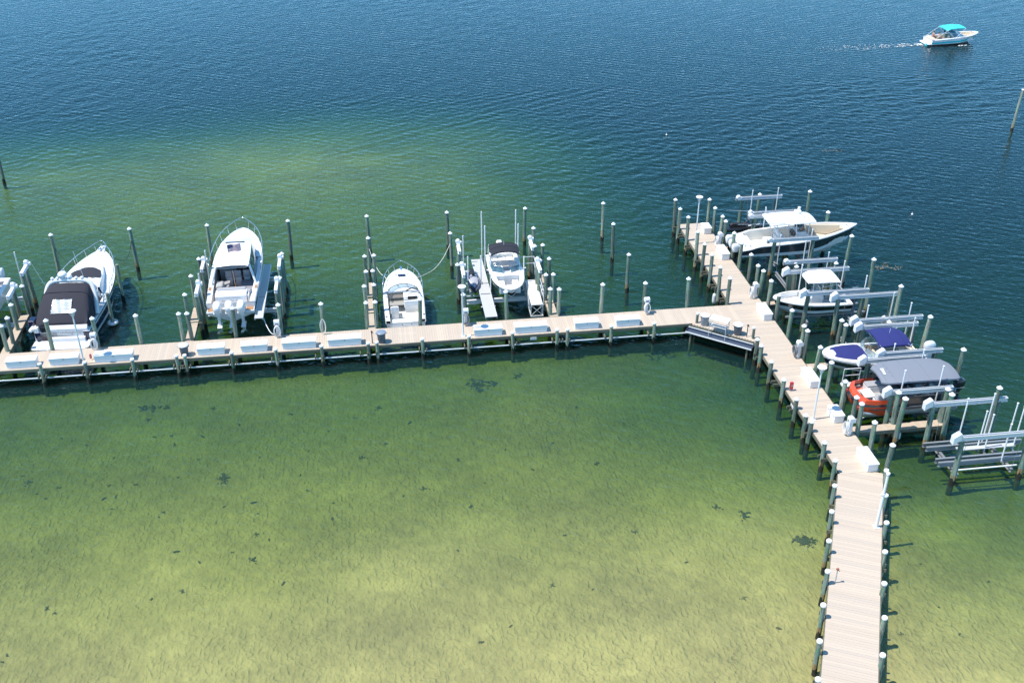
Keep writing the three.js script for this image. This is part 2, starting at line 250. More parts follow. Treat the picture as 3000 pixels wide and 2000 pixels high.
// ---------------------------------------------------------------- piles
function pileTex(seed, tone, rust) {   // v runs from 3 m under to 5 m over the water
  return dataTex(256, 1024, (u, v) => {
    const y = v * 8 - 3, g = tileNoise(u, v * 0.25, 64, seed) * 0.6 + tileNoise(u, v * 0.5, 128, seed + 3) * 0.4, b = tileFbm(u, v, 8, 4, seed + 9), sp = tileFbm(u, v * 2 % 1, 16, 3, seed + 14);
    const edge = 0.30 + 0.35 * (tileNoise(u, 0.3, 8, seed) - 0.5), rTop = 0.72 + 0.5 * (tileNoise(u, 0.7, 6, seed + 1) - 0.5);
    let t = 0.70 + 0.55 * (g - 0.5) + 0.35 * (b - 0.5), c = [tone[0] * t, tone[1] * t, tone[2] * t];
    const gr = sm(0.42, 0.62, sp); c = c.map((k, i) => mix(k, k * [0.80, 1.0, 0.90][i], gr));
    if (rust && y < rTop && y > edge - 0.1) { const w = 0.75 * sm(0.35, 0.6, b) * rust; c = c.map((k, i) => mix(k, [0.62, 0.45, 0.26][i] * t * 1.3, w)); }
    if (y < edge) { const w = 0.93; c = c.map((k, i) => mix(k, [0.12, 0.12, 0.09][i] * (0.6 + 0.8 * b), w)); }
    if (y < -0.25) c = [0.30 * t, 0.33 * t, 0.16 * t];
    return c;
  }, true);
}
const pileMats = [[1, [0.82, 0.82, 0.77], 0], [21, [0.72, 0.77, 0.73], 1], [41, [0.88, 0.86, 0.81], 0.7], [61, [0.64, 0.67, 0.64], 0.5]].map(([s, t, r]) => std([0.9, 0.9, 0.87], 0.92, { map: pileTex(s, t, r) }));
const capMat = phys([0.80, 0.80, 0.80], 0.45), capFlat = capMat;
const poleGeo = {}, coneCap = join([new THREE.ConeGeometry(0.172, 0.16, 14).translate(0, 0.08, 0), cyl(0.172, 0.165, 0.06, 0, -0.03, 0)]), roundCap = join([cyl(0.15, 0.17, 0.04, 0, 0.02, 0), cyl(0.17, 0.165, 0.07, 0, -0.035, 0)]);
function poleFor(h, v) {
  const key = h + '|' + v; if (poleGeo[key]) return poleGeo[key];
  const y0 = -2.6, H = h - y0, g = new THREE.CylinderGeometry(0.135, 0.16, H, 11, 9, false).translate(0, y0 + H / 2, 0), p = g.attributes.position, uv = g.attributes.uv;
  for (let i = 0; i < p.count; i++) { const y = p.getY(i), k = 1 + 0.07 * (vn(y * 1.7 + v * 9, Math.atan2(p.getZ(i), p.getX(i)) + v) - 0.5), bx = 0.035 * Math.sin(y * 0.7 + v * 2), bz = 0.03 * Math.cos(y * 0.9 + v); p.setXYZ(i, p.getX(i) * k + bx * (y > 0 ? 1 : 0.3), y, p.getZ(i) * k + bz); uv.setXY(i, uv.getX(i) + v * 0.23, (y + 3) / 8); }
  g.computeVertexNormals(); return poleGeo[key] = clean(g);
}
let pn = 0;
function pile(x, z, h, label, group, { cap = 'cone', r = 1, lean = [0, 0], mat } = {}) {
  h = Math.round(h * 10) / 10; const k = pn++, v = k % 3, o = thing('dock_pile', label, 'pile', [x, 0, z], 0, group);
  const P = part('pole', poleFor(h, v), pileMats[mat ?? [0, 1, 2, 3, 1, 0, 3][k % 7]], o); P.scale.set(r, 1, r); o.rotation.set(lean[0] + rr(-0.014, 0.014), 0, lean[1] + rr(-0.014, 0.014));
  if (cap) { const c = part('cap', cap === 'cone' ? coneCap : roundCap, capMat, o); c.position.set(0.035 * Math.sin(h * 0.7 + v * 2), h, 0.03 * Math.cos(h * 0.9 + v)); c.scale.set(r, 1, r); }
  return o;
}
// by top and foot in the photograph
const byFoot = (tx, ty, bx, by, level) => { const [x, z] = at(bx, by, level); return [x, z, heightAt(bx, by, level, ty) - 0.12]; };
const byTop = (tx, ty, h) => { const [x, z] = at(tx, ty, h); return [x, z, h - 0.12]; };
{ // free-standing mooring piles out in the water
  const L = 'tall free-standing mooring pile with white cone cap standing in open water beyond the slips', g = 'mooring piles beyond the slips';
  for (const [tx, ty, h] of [[144, 684, 3.6], [378, 667, 3.6], [604, 656, 3.5], [840, 643, 3.4], [1075, 629, 3.3], [1077, 693, 3.2], [1309, 619, 3.3], [1320, 679, 3.2], [1538, 606, 3.3], [1765 + 4, 591, 3.35], [1799, 653, 3.3], [1845, 740, 3.25]]) pile(...byTop(tx, ty, h), L, g);
  pile(...at(11, 533, 0), 3.6, 'tall dark mooring pile standing alone over the green shoal', null, { mat: 3 });
  pile(67.1, -99.75, 4.25, 'tall bare leaning pile standing alone in the deep blue bay', null, { cap: 'flat', lean: [0, -0.05], mat: 2 });
}
{ const L = 'bare pile without a cap standing in the water beside the cruiser', g = 'bare piles beside the cruiser'; for (const [tx, ty, bx, by] of [[337, 770, 361, 876], [307, 852, 331, 951]]) pile(...byFoot(tx, ty, bx, by, 0), L, g, { cap: null, mat: 0, r: 0.9 }); }
{ // along the near edge of the main dock, in pairs and singly
  const L = 'short weathered pile with white cap at the shallows side of the long dock', g = 'short piles on the shallows side of the long dock';
  for (const [tx, ty, bx, by] of [[121, 1047, 137, 1110], [257, 1037, 268, 1098], [390, 1028, 402, 1090], [520, 1018, 530, 1077], [546, 1019, 557, 1075], [678, 1008, 688, 1067], [808, 1002, 816, 1059], [944, 987, 949, 1046], [1076, 978, 1081, 1037], [1102, 978, 1107, 1037], [1235, 967, 1239, 1027], [1367, 959, 1370, 1018], [1495, 950, 1497, 1010], [1627, 941, 1626, 1001], [1654, 939, 1653, 996], [1782, 930, 1779, 988], [1908, 924, 1905, 980]]) { const [x, , h] = byFoot(tx, ty, bx, by, 0); pile(x, ZN + 0.22, clamp(h, 1.5, 1.75), L, g, { cap: 'flat', mat: [0, 3, 2][Math.floor(bx) % 3], r: 0.85 }); }
  for (const [tx, ty, bx, by] of [[2042, 912, 2040, 945], [2210, 956, 2206, 991]]) pile(...byFoot(tx, ty, bx, by, DECK), 'thin short post with white cap standing through the boards by the fish cleaning table', 'posts by the fish cleaning table', { cap: 'flat', r: 0.7, mat: 3 });
}
{ // far edge of the main dock
  const L = 'grey pile with white cap at the slip side of the long dock', g = 'piles on the slip side of the long dock';
  for (const [tx, ty, bx, by] of [[127, 940, 151, 1028], [260, 938, 283, 1022], [392, 925, 410, 1011], [677, 906, 691, 994], [806, 897, 822, 984], [938, 889, 947, 975], [1227, 875, 1233, 955], [1356, 860, 1359, 943], [1485, 853, 1486, 937], [1766, 833, 1764, 918], [1891, 825, 1885, 909], [2022, 816, 2015, 900]]) { const [x, , h] = byFoot(tx, ty, bx, by, DECK); pile(x, ZF - 0.2, h, L, g); }
}
{ // along the finger piers
  const f = (label, list) => { for (const [tx, ty, h] of list) pile(...byTop(tx, ty, h), label, label.replace('grey pile with white cap', 'piles')); };
  f('grey pile with white cap along the finger pier at the half-hidden lift boat', [[0, 951, 3.2], [15, 928, 3.2], [29, 890, 3.2], [63, 833, 3.2]]);
  f('grey pile with white cap along the finger pier of the boat with three outboards', [[521, 916, 3.3], [547, 915, 3.3], [538, 858, 3.3], [556, 805, 3.3], [581, 754, 3.3]]);
  f('grey pile with white cap along the finger pier in three lengths', [[1071, 880, 3.25], [1096, 879, 3.25], [1069, 835, 3.2], [1095, 830, 3.2], [1069, 792, 3.2], [1094, 789, 3.2], [1068, 747, 3.2], [1092, 744, 3.2]]);
  f('grey pile with white cap along the finger pier behind the gangway', [[1613, 843, 3.3], [1640, 842, 3.3], [1598, 802, 3.3], [1623, 800, 3.3], [1582, 758, 3.3], [1607, 755, 3.3], [1567, 716, 3.3], [1591, 713, 3.3], [1561, 665, 3.3], [1340, 772, 3.2]]);
  f('grey pile with white cap beside the lift of the boat with three outboards', [[826, 739, 3.3], [817, 809, 3.3]]);
}
{ // both edges of the outer dock
  const L1 = 'grey pile with white cone cap on the open-slip edge of the outer dock', g1 = 'piles on the open-slip edge of the outer dock';
  for (const [tx, ty, bx, by] of [[1996, 580, 1989, 686], [2013, 605, 2005, 707], [2034, 632, 2022, 741], [2060, 675, 2050, 785], [2082, 707, 2072, 818], [2106, 740, 2094, 848], [2130, 776, 2118, 890]]) { const [, z, h] = byFoot(tx, ty, bx, by, 0); pile(XL - 0.2, z, h, L1, g1); }
  { const [, z, h] = byFoot(2149, 810, 2143, 891, DECK); pile(XL - 0.2, z, h, L1, g1); }
  const L2 = 'grey-green pile with white cone cap on the lift side of the outer dock', g2 = 'piles on the lift side of the outer dock';
  for (const [tx, ty, bx, by] of [[2077, 575, 2071, 650], [2095, 600, 2091, 676], [2117, 630, 2110, 702], [2124, 640, 2116, 716], [2146, 670, 2140, 752], [2168, 706, 2163, 783], [2192, 737, 2186, 818], [2220, 771, 2213, 850], [2227, 782, 2220, 866], [2255, 818, 2246, 896], [2283, 859, 2275, 932], [2314, 899, 2302, 986], [2347, 942, 2335, 1034], [2357, 955, 2346, 1048], [2391, 1001, 2378, 1096], [2424, 1056, 2411, 1143], [2469, 1107, 2452, 1200], [2502, 1154, 2486, 1247], [2515, 1171, 2500, 1268], [2559, 1229, 2540, 1322], [2605, 1290, 2581, 1389]]) { const [, z, h] = byFoot(tx, ty, bx, by, DECK); pile(XR + 0.2, z, clamp(h, 2.7, 3.2), L2, g2); }
  const L3 = 'short grey-green pile with white cap on the shallows side of the outer dock', g3 = 'short piles on the shallows side of the outer dock';
  for (const [tx, ty, bx, by] of [[2240, 1001, 2229, 1062], [2249, 1016, 2240, 1082], [2279, 1062, 2269, 1130], [2312, 1113, 2302, 1184], [2351, 1173, 2339, 1242], [2382, 1221, 2369, 1291], [2393, 1238, 2381, 1308], [2431, 1298, 2418, 1372]]) { const [, z, h] = byFoot(tx, ty, bx, by, 0); pile(XL - 0.2, z, clamp(h, 1.85, 2.3), L3, g3, { mat: [1, 3][Math.floor(bx) % 2] }); }
}
{ // both sides of the walkway
  const L = 'short grey-green pile with round white cap on the walkway edge facing the open sand', g = 'piles on the walkway edge facing the open sand', L2 = 'short grey-green pile with round white cap on the walkway edge facing the lifts', g2 = 'piles on the walkway edge facing the lifts';
  const proj = (p) => { const dx = p[0] - WA.x, dz = p[1] - WA.z; return dx * WD.x + dz * WD.z; };
  for (const [tx, ty] of [[2467, 1352], [2462, 1424], [2455, 1501], [2447, 1586], [2439, 1677], [2429, 1775], [2420, 1882], [2411, 1994]]) { const a = proj(at(tx, ty, 2.0)); pile(...onWalk(a, -1.42), 1.95, L, g, { cap: 'flat', mat: 1, r: 0.85 }); }
  for (const [tx, ty] of [[2599, 1376], [2596, 1448], [2594, 1527], [2592, 1614], [2589, 1706], [2585, 1806], [2582, 1915], [2578, 2030]]) { const a = proj(at(tx, ty, 1.95)); pile(...onWalk(a, 1.30), 1.9, L2, g2, { cap: 'flat', mat: [0, 1][Math.floor(ty) % 2], r: 0.85 }); }
}
{ // tall piles at the outer ends of the lifts, and shorter ones between them
  const L = 'tall pile with white cone cap at the open-water end of the boat lifts', g = 'tall piles at the open-water end of the boat lifts';
  for (const [tx, ty, h] of [[2373, 557, 4.2], [2430, 618, 3.8], [2496, 685, 4.35], [2565, 756, 4.5], [2645, 835, 4.4], [2726, 923, 4.3], [2824, 1020, 4.4], [2932, 1132, 4.1]]) pile(...byTop(tx, ty, h), L, g, { mat: [1, 3, 2][tx % 3], r: 1.05 });
  const L2 = 'pile with white cone cap between two neighbouring boat lifts', g2 = 'piles between neighbouring boat lifts';
  for (const [tx, ty, h] of [[2228, 566, 3.4], [2329, 766, 3.2], [2338, 777, 3.2], [2452, 767, 3.2], [2592, 926, 3.3], [2607, 939, 3.3], [2469, 934, 3.2], [2479, 948, 3.2]]) pile(...byTop(tx, ty, h), L2, g2);
  const L3 = 'pile with white cap alongside the long finger pier at the pontoon boat', g3 = 'piles alongside the long finger pier';
  for (const [tx, ty, h] of [[2639, 1145, 3.5], [2655, 1162, 3.5], [2778, 1135, 3.6], [2795, 1152, 3.6]]) pile(...byTop(tx, ty, h), L3, g3, { mat: 1, r: 1.1 });
}
// ---------------------------------------------------------------- dock furniture
const white = phys([0.80, 0.80, 0.80], 0.38), whiteMatte = std([0.78, 0.78, 0.77], 0.6), offWhite = std([0.70, 0.69, 0.66], 0.6), pvc = phys([0.80, 0.80, 0.79], 0.35), black = std([0.02, 0.02, 0.022], 0.5), charcoal = std([0.06, 0.062, 0.068], 0.7), grey = std([0.24, 0.25, 0.26], 0.6), paleGrey = std([0.5, 0.5, 0.5], 0.55), chrome = std([0.75, 0.76, 0.77], 0.18, { metalness: 0.9 }), rope = std([0.72, 0.70, 0.64], 0.85), darkRope = std([0.05, 0.06, 0.05], 0.9);
function dockBox(cx, cz, len, alongZ, label, group) {
  const o = thing('dock_box', label, 'dock box', [cx, DECK + 0.003, cz], alongZ ? PI / 2 : 0, group), w = 0.66;
  part('body', [plate([[-len / 2 + 0.07, 0], [len / 2 - 0.07, 0], [len / 2 - 0.03, 0.46], [-len / 2 + 0.03, 0.46]], -w / 2 + 0.03, w / 2 - 0.03, 0.012)], white, o);
  part('lid', [rbox(len, 0.10, w + 0.04, 0, 0.52, 0, 0.045, 3)], white, o);
  for (const s of [-1, 1]) part('hinge', box(0.12, 0.04, 0.02, s * len * 0.3, 0.475, -w / 2 - 0.005), galv, o);
  part('latch', box(0.06, 0.09, 0.025, 0, 0.44, w / 2 + 0.003), galv, o);
  return o;
}
{
  const L = 'long white dock box with overhanging lid on the long dock', g = 'white dock boxes on the long dock';
  const spec = [[16, 105, 1083, 'white dock box beside the finger pier of the half-hidden boat'], [144, 230, 1072, 'white dock box behind the stern of the cruiser with charcoal canvas'], [275, 388, 1065], [577, 659, 1043], [705, 785, 1034], [826, 928, 1027], [960, 1061, 1012], [1388, 1475, 986, 'white dock box next to the lamp near the jet ski'], [1507, 1607, 977], [1683, 1758, 966], [1804, 1879, 958]];
  for (const [a, b, y, lab] of spec) { const p = at(a, y, DECK), q = at(b, y, DECK); dockBox((p[0] + q[0]) / 2, ZN - 0.5, q[0] - p[0], false, lab ?? L, g); }
  const L2 = 'long white dock box lying lengthwise on the outer dock', g2 = 'white dock boxes on the outer dock';
  for (const [nx, ny, fx, fy, lab] of [[2083, 686, 2065, 652, 'white dock box near the lamp at the end of the outer dock'], [2130, 762, 2109, 716], [2260, 940, 2238, 886, 'white dock box where the two docks meet'], [2394, 1138, 2366, 1074], [2464, 1240, 2448, 1184, 'white dock box at the nose of the pontoon boat'], [2563, 1383, 2531, 1307, 'white dock box where the walkway begins']]) { const p = at(nx, ny, DECK), q = at(fx, fy, 1.7); dockBox(XR - 0.5, (p[1] + q[1]) / 2, p[1] - q[1], true, lab ?? L2, g2); }
}
function lamp(px, py, ty, label) {
  const [x, z] = at(px, py, DECK), h = heightAt(px, py, DECK, ty) - DECK, o = thing('dock_lamp', label, 'lamp', [x, DECK + 0.003, z]);
  part('base_plate', box(0.28, 0.03, 0.28, 0, 0.015, 0), whiteMatte, o);
  part('pole', cyl(0.045, 0.06, h - 0.5, 0, (h - 0.5) / 2 + 0.03, 0, 10), pvc, o);
  for (let k = 0; k < 6; k++) { const a = k * PI / 3; part('strut', rod([0.04 * Math.cos(a), h - 0.52, 0.04 * Math.sin(a)], [0.25 * Math.cos(a), h - 0.07, 0.25 * Math.sin(a)], 0.012, 5), pvc, o); }
  part('globe', cyl(0.09, 0.05, 0.22, 0, h - 0.36, 0, 10), std([0.7, 0.7, 0.66], 0.2), o);
  part('shade', [new THREE.LatheGeometry([[0.001, 0.05], [0.16, 0.04], [0.27, 0.0], [0.29, -0.04], [0.27, -0.05], [0.001, -0.03]].map(([a, b]) => new THREE.Vector2(a, b)), 20).translate(0, h - 0.05, 0)], white, o);
}
lamp(246, 1066, 908, 'white dock lamp with flat round shade behind the cruiser with charcoal canvas');
lamp(1357, 984, 836, 'white dock lamp with flat round shade by the hose pedestal near the jet ski');
lamp(2037, 714, 574, 'white dock lamp with flat round shade at the end of the outer dock');
lamp(2383, 1228, 1072, 'white dock lamp with flat round shade beside the red-nosed pontoon boat');
{
  const [x, z] = at(2574, 1543, DECK), h = heightAt(2574, 1543, DECK, 1386) - DECK, o = thing('light_pole', 'bare white pole with collar standing at the edge of the walkway', 'pole', [x - 0.12, DECK + 0.003, z]);
  part('base_plate', box(0.32, 0.03, 0.32, 0, 0.015, 0), whiteMatte, o); part('pole', cyl(0.065, 0.085, h, 0, h / 2, 0, 12), pvc, o); part('cap', cyl(0.10, 0.10, 0.10, 0, h - 0.02, 0, 12), white, o); part('collar', [cyl(0.1, 0.1, 0.1, 0, h * 0.62, 0, 12), box(0.26, 0.06, 0.08, 0, h * 0.62, 0)], white, o);
}
function pedestal(px, py, label, turn = 0, dark = false, hooded = true) {
  const [x, z] = at(px, py, DECK), o = thing('power_pedestal', label, 'pedestal', [x, DECK + 0.003, z], turn), r = rng(px);
  part('post', rbox(0.20, 0.95, 0.20, 0, 0.475, 0, 0.03), white, o);
  part('head', [plate([[-0.2, 0.92], [0.2, 0.92], [0.2, 1.13], [0.06, 1.25], [-0.16, 1.25], [-0.2, 1.13]], -0.19, 0.19, 0.025).rotateY(PI / 2)], white, o);
  part('outlet_panel', box(0.22, 0.14, 0.02, 0, 1.02, 0.195), grey, o);
  const H = thing('hose_coil', label.replace('white power pedestal', dark ? 'dark hose coil hung' : 'white hose coil hung'), 'hose', [x, DECK + 0.003, z], turn);
  for (let k = 0; k < 6; k++) { const w = 0.19 + 0.05 * r(), top = 0.9 + 0.04 * r(), low = 0.06 + 0.22 * r(), o2 = 0.15 + 0.035 * k, sx = 0.05 * (r() - 0.5); part('hose_loop', tube([[sx, top, o2], [-w * 0.7, top - 0.12, o2 + 0.02], [-w * 1.05, (top + low) / 2, o2 + 0.04], [-w * 0.6, low + 0.05, o2 + 0.03], [sx, low, o2 + 0.02], [w * 0.65, low + 0.06, o2 + 0.03], [w, (top + low) / 2, o2 + 0.04], [w * 0.6, top - 0.1, o2 + 0.02]], 0.022, 26, 5, true), dark ? grey : pvc, H); }
}
pedestal(281, 1021, 'white power pedestal beside the stern of the cruiser with charcoal canvas');
pedestal(815, 983, 'white power pedestal beside the slanting board at the three-outboard boat');
pedestal(1365, 949, 'white power pedestal by the lamp near the jet ski', 0, true);
pedestal(1893, 916, 'white power pedestal at the empty slip', 0);
pedestal(2108, 722, 'white power pedestal at the stern of the black-hulled boat', -PI / 2);
pedestal(2211, 872, 'white power pedestal at the bow of the small centre console boat', -PI / 2);
pedestal(2338, 1046, 'white power pedestal at the bow of the boat with blue canvas', -PI / 2, true);
pedestal(2488, 1272, 'white power pedestal where the long finger pier leaves the outer dock', -PI / 2);
function bin(px, py, label, body, lid) {
  const [x, z] = at(px, py, DECK), o = thing('trash_can', label, 'trash can', [x, DECK + 0.003, z]);
  part('body', new THREE.LatheGeometry([[0.001, 0], [0.245, 0], [0.30, 0.72], [0.33, 0.74], [0.33, 0.78], [0.29, 0.78]].map(([a, b]) => new THREE.Vector2(a, b)), 20), body, o);
  part('lid', new THREE.LatheGeometry([[0.001, 0.87], [0.14, 0.86], [0.27, 0.82], [0.34, 0.80], [0.345, 0.765], [0.33, 0.765]].map(([a, b]) => new THREE.Vector2(a, b)), 20), lid, o);
  for (const s of [-1, 1]) part('handle', rbox(0.06, 0.05, 0.16, s * 0.34, 0.70, 0, 0.02), body, o);
}
const slate = std([0.10, 0.12, 0.145], 0.5), slateLid = phys([0.22, 0.27, 0.34], 0.35), binGrey = std([0.30, 0.31, 0.33], 0.55);
bin(541, 1040, 'slate grey trash can with pale lid standing between two short piles', slate, phys([0.62, 0.64, 0.68], 0.4));
bin(1118, 1002, 'slate blue trash can with blue-grey lid on the long dock', slate, slateLid);
bin(2064, 951, 'grey trash can with white lid beside the thin post at the corner', binGrey, white);
bin(2161, 979, 'dark grey trash can with white lid beside the thin standpipe', std([0.12, 0.13, 0.15], 0.5), white);
for (const [px, py, label] of [[2188, 986, 'thin black standpipe beside the dark trash can'], [1091, 1005, 'thin black standpipe beside the slate blue trash can'], [2447, 1707, 'thin standpipe with a red valve on the walkway']]) {
  const [x, z] = at(px, py, DECK), o = thing('standpipe', label, 'standpipe', [x, DECK + 0.003, z]);
  part('pipe', rod([0, 0, 0], [0, 0.85, 0], 0.032, 8), px > 2400 ? paleGrey : charcoal, o); part('valve', [rbox(0.13, 0.10, 0.10, 0, 0.9, 0, 0.02), rod([0, 0.86, 0], [0.1, 0.80, 0.06], 0.02, 6)], px > 2400 ? std([0.35, 0.12, 0.08], 0.6) : std([0.08, 0.05, 0.04], 0.6), o);
}
{ // fish cleaning table and the trough along the slanting edge
  const A = at(2019, 948, DECK), B = at(2212, 1001, DECK), ang = -Math.atan2(B[1] - A[1], B[0] - A[0]), n = [-(B[1] - A[1]), B[0] - A[0]].map((k) => k / Math.hypot(B[0] - A[0], B[1] - A[1])), len = Math.hypot(B[0] - A[0], B[1] - A[1]);
  const at2 = (f, o) => [A[0] + (B[0] - A[0]) * f + n[0] * o, A[1] + (B[1] - A[1]) * f + n[1] * o];
  const [lx, lz] = at2(0.5, 0.33), t = thing('ledge', 'long dark metal trough bolted along the slanting corner of the dock', 'trough', [lx, 0, lz], ang);
  const navy = std([0.10, 0.13, 0.19], 0.35, { metalness: 0.3 });
  part('floor', box(len, 0.04, 0.44, 0, 0.74, 0), navy, t); part('back_wall', box(len, 0.24, 0.03, 0, 0.86, -0.225), navy, t); part('lip', box(len, 0.09, 0.03, 0, 0.785, 0.225), whiteMatte, t); part('upper_lip', box(len - 0.1, 0.035, 0.05, 0, 1.0, -0.2), whiteMatte, t); for (const s of [-1, 1]) part('end_wall', box(0.03, 0.14, 0.44, s * len / 2, 0.83, 0), navy, t);
  for (const s of [-0.43, 0.43]) part('post', cyl(0.07, 0.07, 2.6, s * len, -0.56, 0.05, 9), timber, t);
  const [tx, tz] = at2(0.455, 0.02), c = thing('cleaning_table', 'white fish cleaning table on thin metal legs between two trash cans', 'table', [tx, DECK + 0.003, tz], ang);
  part('table_top', [rbox(1.32, 0.05, 0.62, 0, 0.98, -0.05, 0.02), box(1.32, 0.07, 0.03, 0, 1.03, -0.35)], white, c);
  for (const [sx, sz] of [[-1, -0.32], [1, -0.32], [-1, 0.28], [1, 0.28]]) part('leg', rod([sx * 0.6, sz > 0 ? -0.38 : 0, sz], [sx * 0.6, 0.95, sz], 0.022, 7), alu, c);
  part('shelf', box(1.16, 0.03, 0.5, 0, 0.42, -0.05), paleGrey, c); for (const sz of [-0.32, 0.28]) part('cross_rail', rod([-0.6, 0.7, sz], [0.6, 0.7, sz], 0.016, 6), alu, c); for (const sx of [-0.6, 0.6]) part('cross_rail', rod([sx, 0.7, -0.32], [sx, 0.7, 0.28], 0.016, 6), alu, c);
}
for (const [px, py, h, label] of [[2320, 1128, 1.55, 'red fire extinguisher box on the outer dock'], [263, 1038, 1.55, 'small red fire extinguisher box on a short pile of the long dock']]) { const [x, z] = at(px, py, h), o = thing('extinguisher_box', label, 'extinguisher', [x, h - 0.3, z]); part('case', rbox(0.2, 0.5, 0.16, 0, 0.27, 0, 0.02), std([0.52, 0.02, 0.04], 0.4), o); part('window', box(0.10, 0.2, 0.01, 0.0, 0.3, 0.083), std([0.55, 0.3, 0.3], 0.2), o); part('bracket', box(0.06, 0.3, 0.06, -0.1, 0.1, -0.02), galv, o); if (px < 300) o.scale.setScalar(0.6); }
const fenderGeo = new THREE.LatheGeometry([[0.001, -0.42], [0.05, -0.42], [0.12, -0.34], [0.14, -0.2], [0.14, 0.2], [0.12, 0.34], [0.05, 0.42], [0.001, 0.42]].map(([a, b]) => new THREE.Vector2(a, b)), 14);
function fender(x, y, z, label, group, tilt = 0) { const o = thing('fender', label, 'fender', [x, y, z], 0, group); o.rotation.z = tilt; part('bumper', fenderGeo, white, o); part('line', rod([0, 0.42, 0], [0, 0.95, 0], 0.012, 5), rope, o); return o; }
fender(XL - 0.42, 0.42, -66.9, 'white fender hanging off the open-slip edge of the outer dock');
for (const [px, py, h] of [[2622, 1271, 0.6], [2636, 1274, 0.55]]) { const [x, z] = at(px, py, h); fender(x, h - 0.05, z, 'small white fender hung under the long finger pier', 'fenders under the long finger pier').scale.setScalar(0.6); }
{ const [x, z] = at(331, 951, 0), o = thing('ring_buoy', 'white round float tied round a pile beside the cruiser with charcoal canvas', 'buoy', [x, 0.2, z]); part('float', new THREE.TorusGeometry(0.25, 0.13, 10, 20).rotateX(PI / 2), white, o); part('rope', tube([[0.2, 0.1, 0], [0.1, 0.5, 0.1], [0, 0.9, 0]], 0.015, 10, 5), rope, o); }
for (const [px, py, label] of [[120, 1091, 'small white sign board under the edge of the long dock by the first box'], [1561, 985, 'small white sign board under the edge of the long dock by the gangway'], [2329, 1189, 'small white sign board under the edge of the outer dock']]) { const h = 0.85, [x, z] = at(px, py, h), o = px > 2000 ? [XL - 0.07, z] : [x, ZN + 0.08], s = thing('sign_board', label, 'sign', [o[0], h, o[1]], px > 2000 ? -PI / 2 : 0); part('plate', box(0.42, 0.2, 0.02), whiteMatte, s); for (const k of [0, 1, 2]) part('text_line', box(0.28, 0.014, 0.004, 0, 0.05 - k * 0.05, 0.012), grey, s); }
// ---------------------------------------------------------------- boat lifts
const beamShape = (len) => [box(len, 0.05, 0.22, 0, 0.11, 0), box(len, 0.05, 0.22, 0, -0.11, 0), box(len, 0.18, 0.05, 0, 0, 0.045), box(len, 0.18, 0.05, 0, 0, -0.045)];
const ibeam = (len, h = 0.26, w = 0.16) => [box(len, 0.03, w, 0, h / 2 - 0.015, 0), box(len, 0.03, w, 0, -h / 2 + 0.015, 0), box(len, h - 0.06, 0.025, 0, 0, 0)];
const wedge = plate([[-0.30, -0.42], [0.24, -0.10], [0.24, 0.34], [0.12, 0.40], [-0.30, 0.12]], -0.2, 0.2, 0.012);
const drum = join([cyl(0.17, 0.17, 0.34, 0, 0, 0, 14).rotateX(PI / 2), ball(0.17, 0, 0.07, 0), box(0.3, 0.2, 0.26, 0.12, -0.08, 0)]);
function liftPile(x, z, y, label, group) { pile(x, z, y, label, group, { cap: null, mat: [1, 3][Math.floor(Math.abs(z * 7)) % 2], r: 1.12 }); }
function liftX(what, x0, x1, zs, y, cradleY, { kind = 'wedge', posts = [], bunks = true, cradle = true, postTop = 4.2, shared } = {}) {
  const o = thing('boat_lift', 'aluminium boat lift ' + what, 'boat lift'), zA = Math.min(...zs), zB = Math.max(...zs), xm = (x0 + x1) / 2, L = x1 - x0;
  for (const z of zs) {
    if (z !== shared) { const b = part('top_beam', beamShape(L).map((g) => g.translate(xm, y, z)), alu, o); part('drive_shaft', rod([x0 + 0.2, y + 0.16, z + 0.02], [x1 - 0.1, y + 0.16, z + 0.02], 0.03, 6), galv, b); const c = part('motor_cover', kind === 'wedge' ? wedge : drum, white, b); c.position.set(x0 - 0.05, y + 0.08, z); if (kind === 'wedge') c.scale.setScalar(0.86); if (kind === 'drum') { part('gearbox', rbox(0.22, 0.3, 0.24, x0 - 0.18, y - 0.05, z, 0.04), galv, b); }
    liftPile(x0 + 0.32, z, y - 0.14, 'uncapped pile of the lift ' + what, 'lift piles of the lift ' + what); liftPile(x1 - 0.45, z, y - 0.14, 'uncapped pile of the lift ' + what, 'lift piles of the lift ' + what); }
    if (cradle) for (const x of [x0 + 0.75, x1 - 0.8]) part('cable', rod([x, cradleY + 0.15, z + (z === zA ? 0.3 : -0.3)], [x, y - 0.1, z + (z === zA ? 0.14 : -0.14)], 0.01, 5), galv, o);
  }
  if (cradle) for (const x of [x0 + 0.75, x1 - 0.8]) part('cradle_beam', ibeam(zB - zA - 0.4).map((g) => g.rotateY(PI / 2).translate(x, cradleY, (zA + zB) / 2)), aluDark, o);
  if (bunks) for (const s of [-1, 1]) { const b = part('bunk', box(L + 1.2, 0.12, 0.18, xm, cradleY + 0.2, (zA + zB) / 2 + s * 0.62), aluDark, o); b.castShadow = true; }
  for (const [x, z, low, high] of posts) { const g = part('guide_post', [rod([x, low, z], [x, high ?? postTop, z], 0.045, 8)], pvc, o); part('post_cap', cyl(0.06, 0.06, 0.06, x, (high ?? postTop) + 0.02, z, 8), white, g); part('post_foot', box(0.12, 0.1, 0.3, x, low + 0.02, z), galv, g); }
  return o;
}
liftX('behind the large black-hulled boat', 29.86, 33.6, [-78.7, -75.6], 3.15, 0.75, { kind: 'drum', bunks: false, posts: [[30.8, -78.2, 0.9, 4.0], [33.0, -78.2, 0.9, 4.1]] });
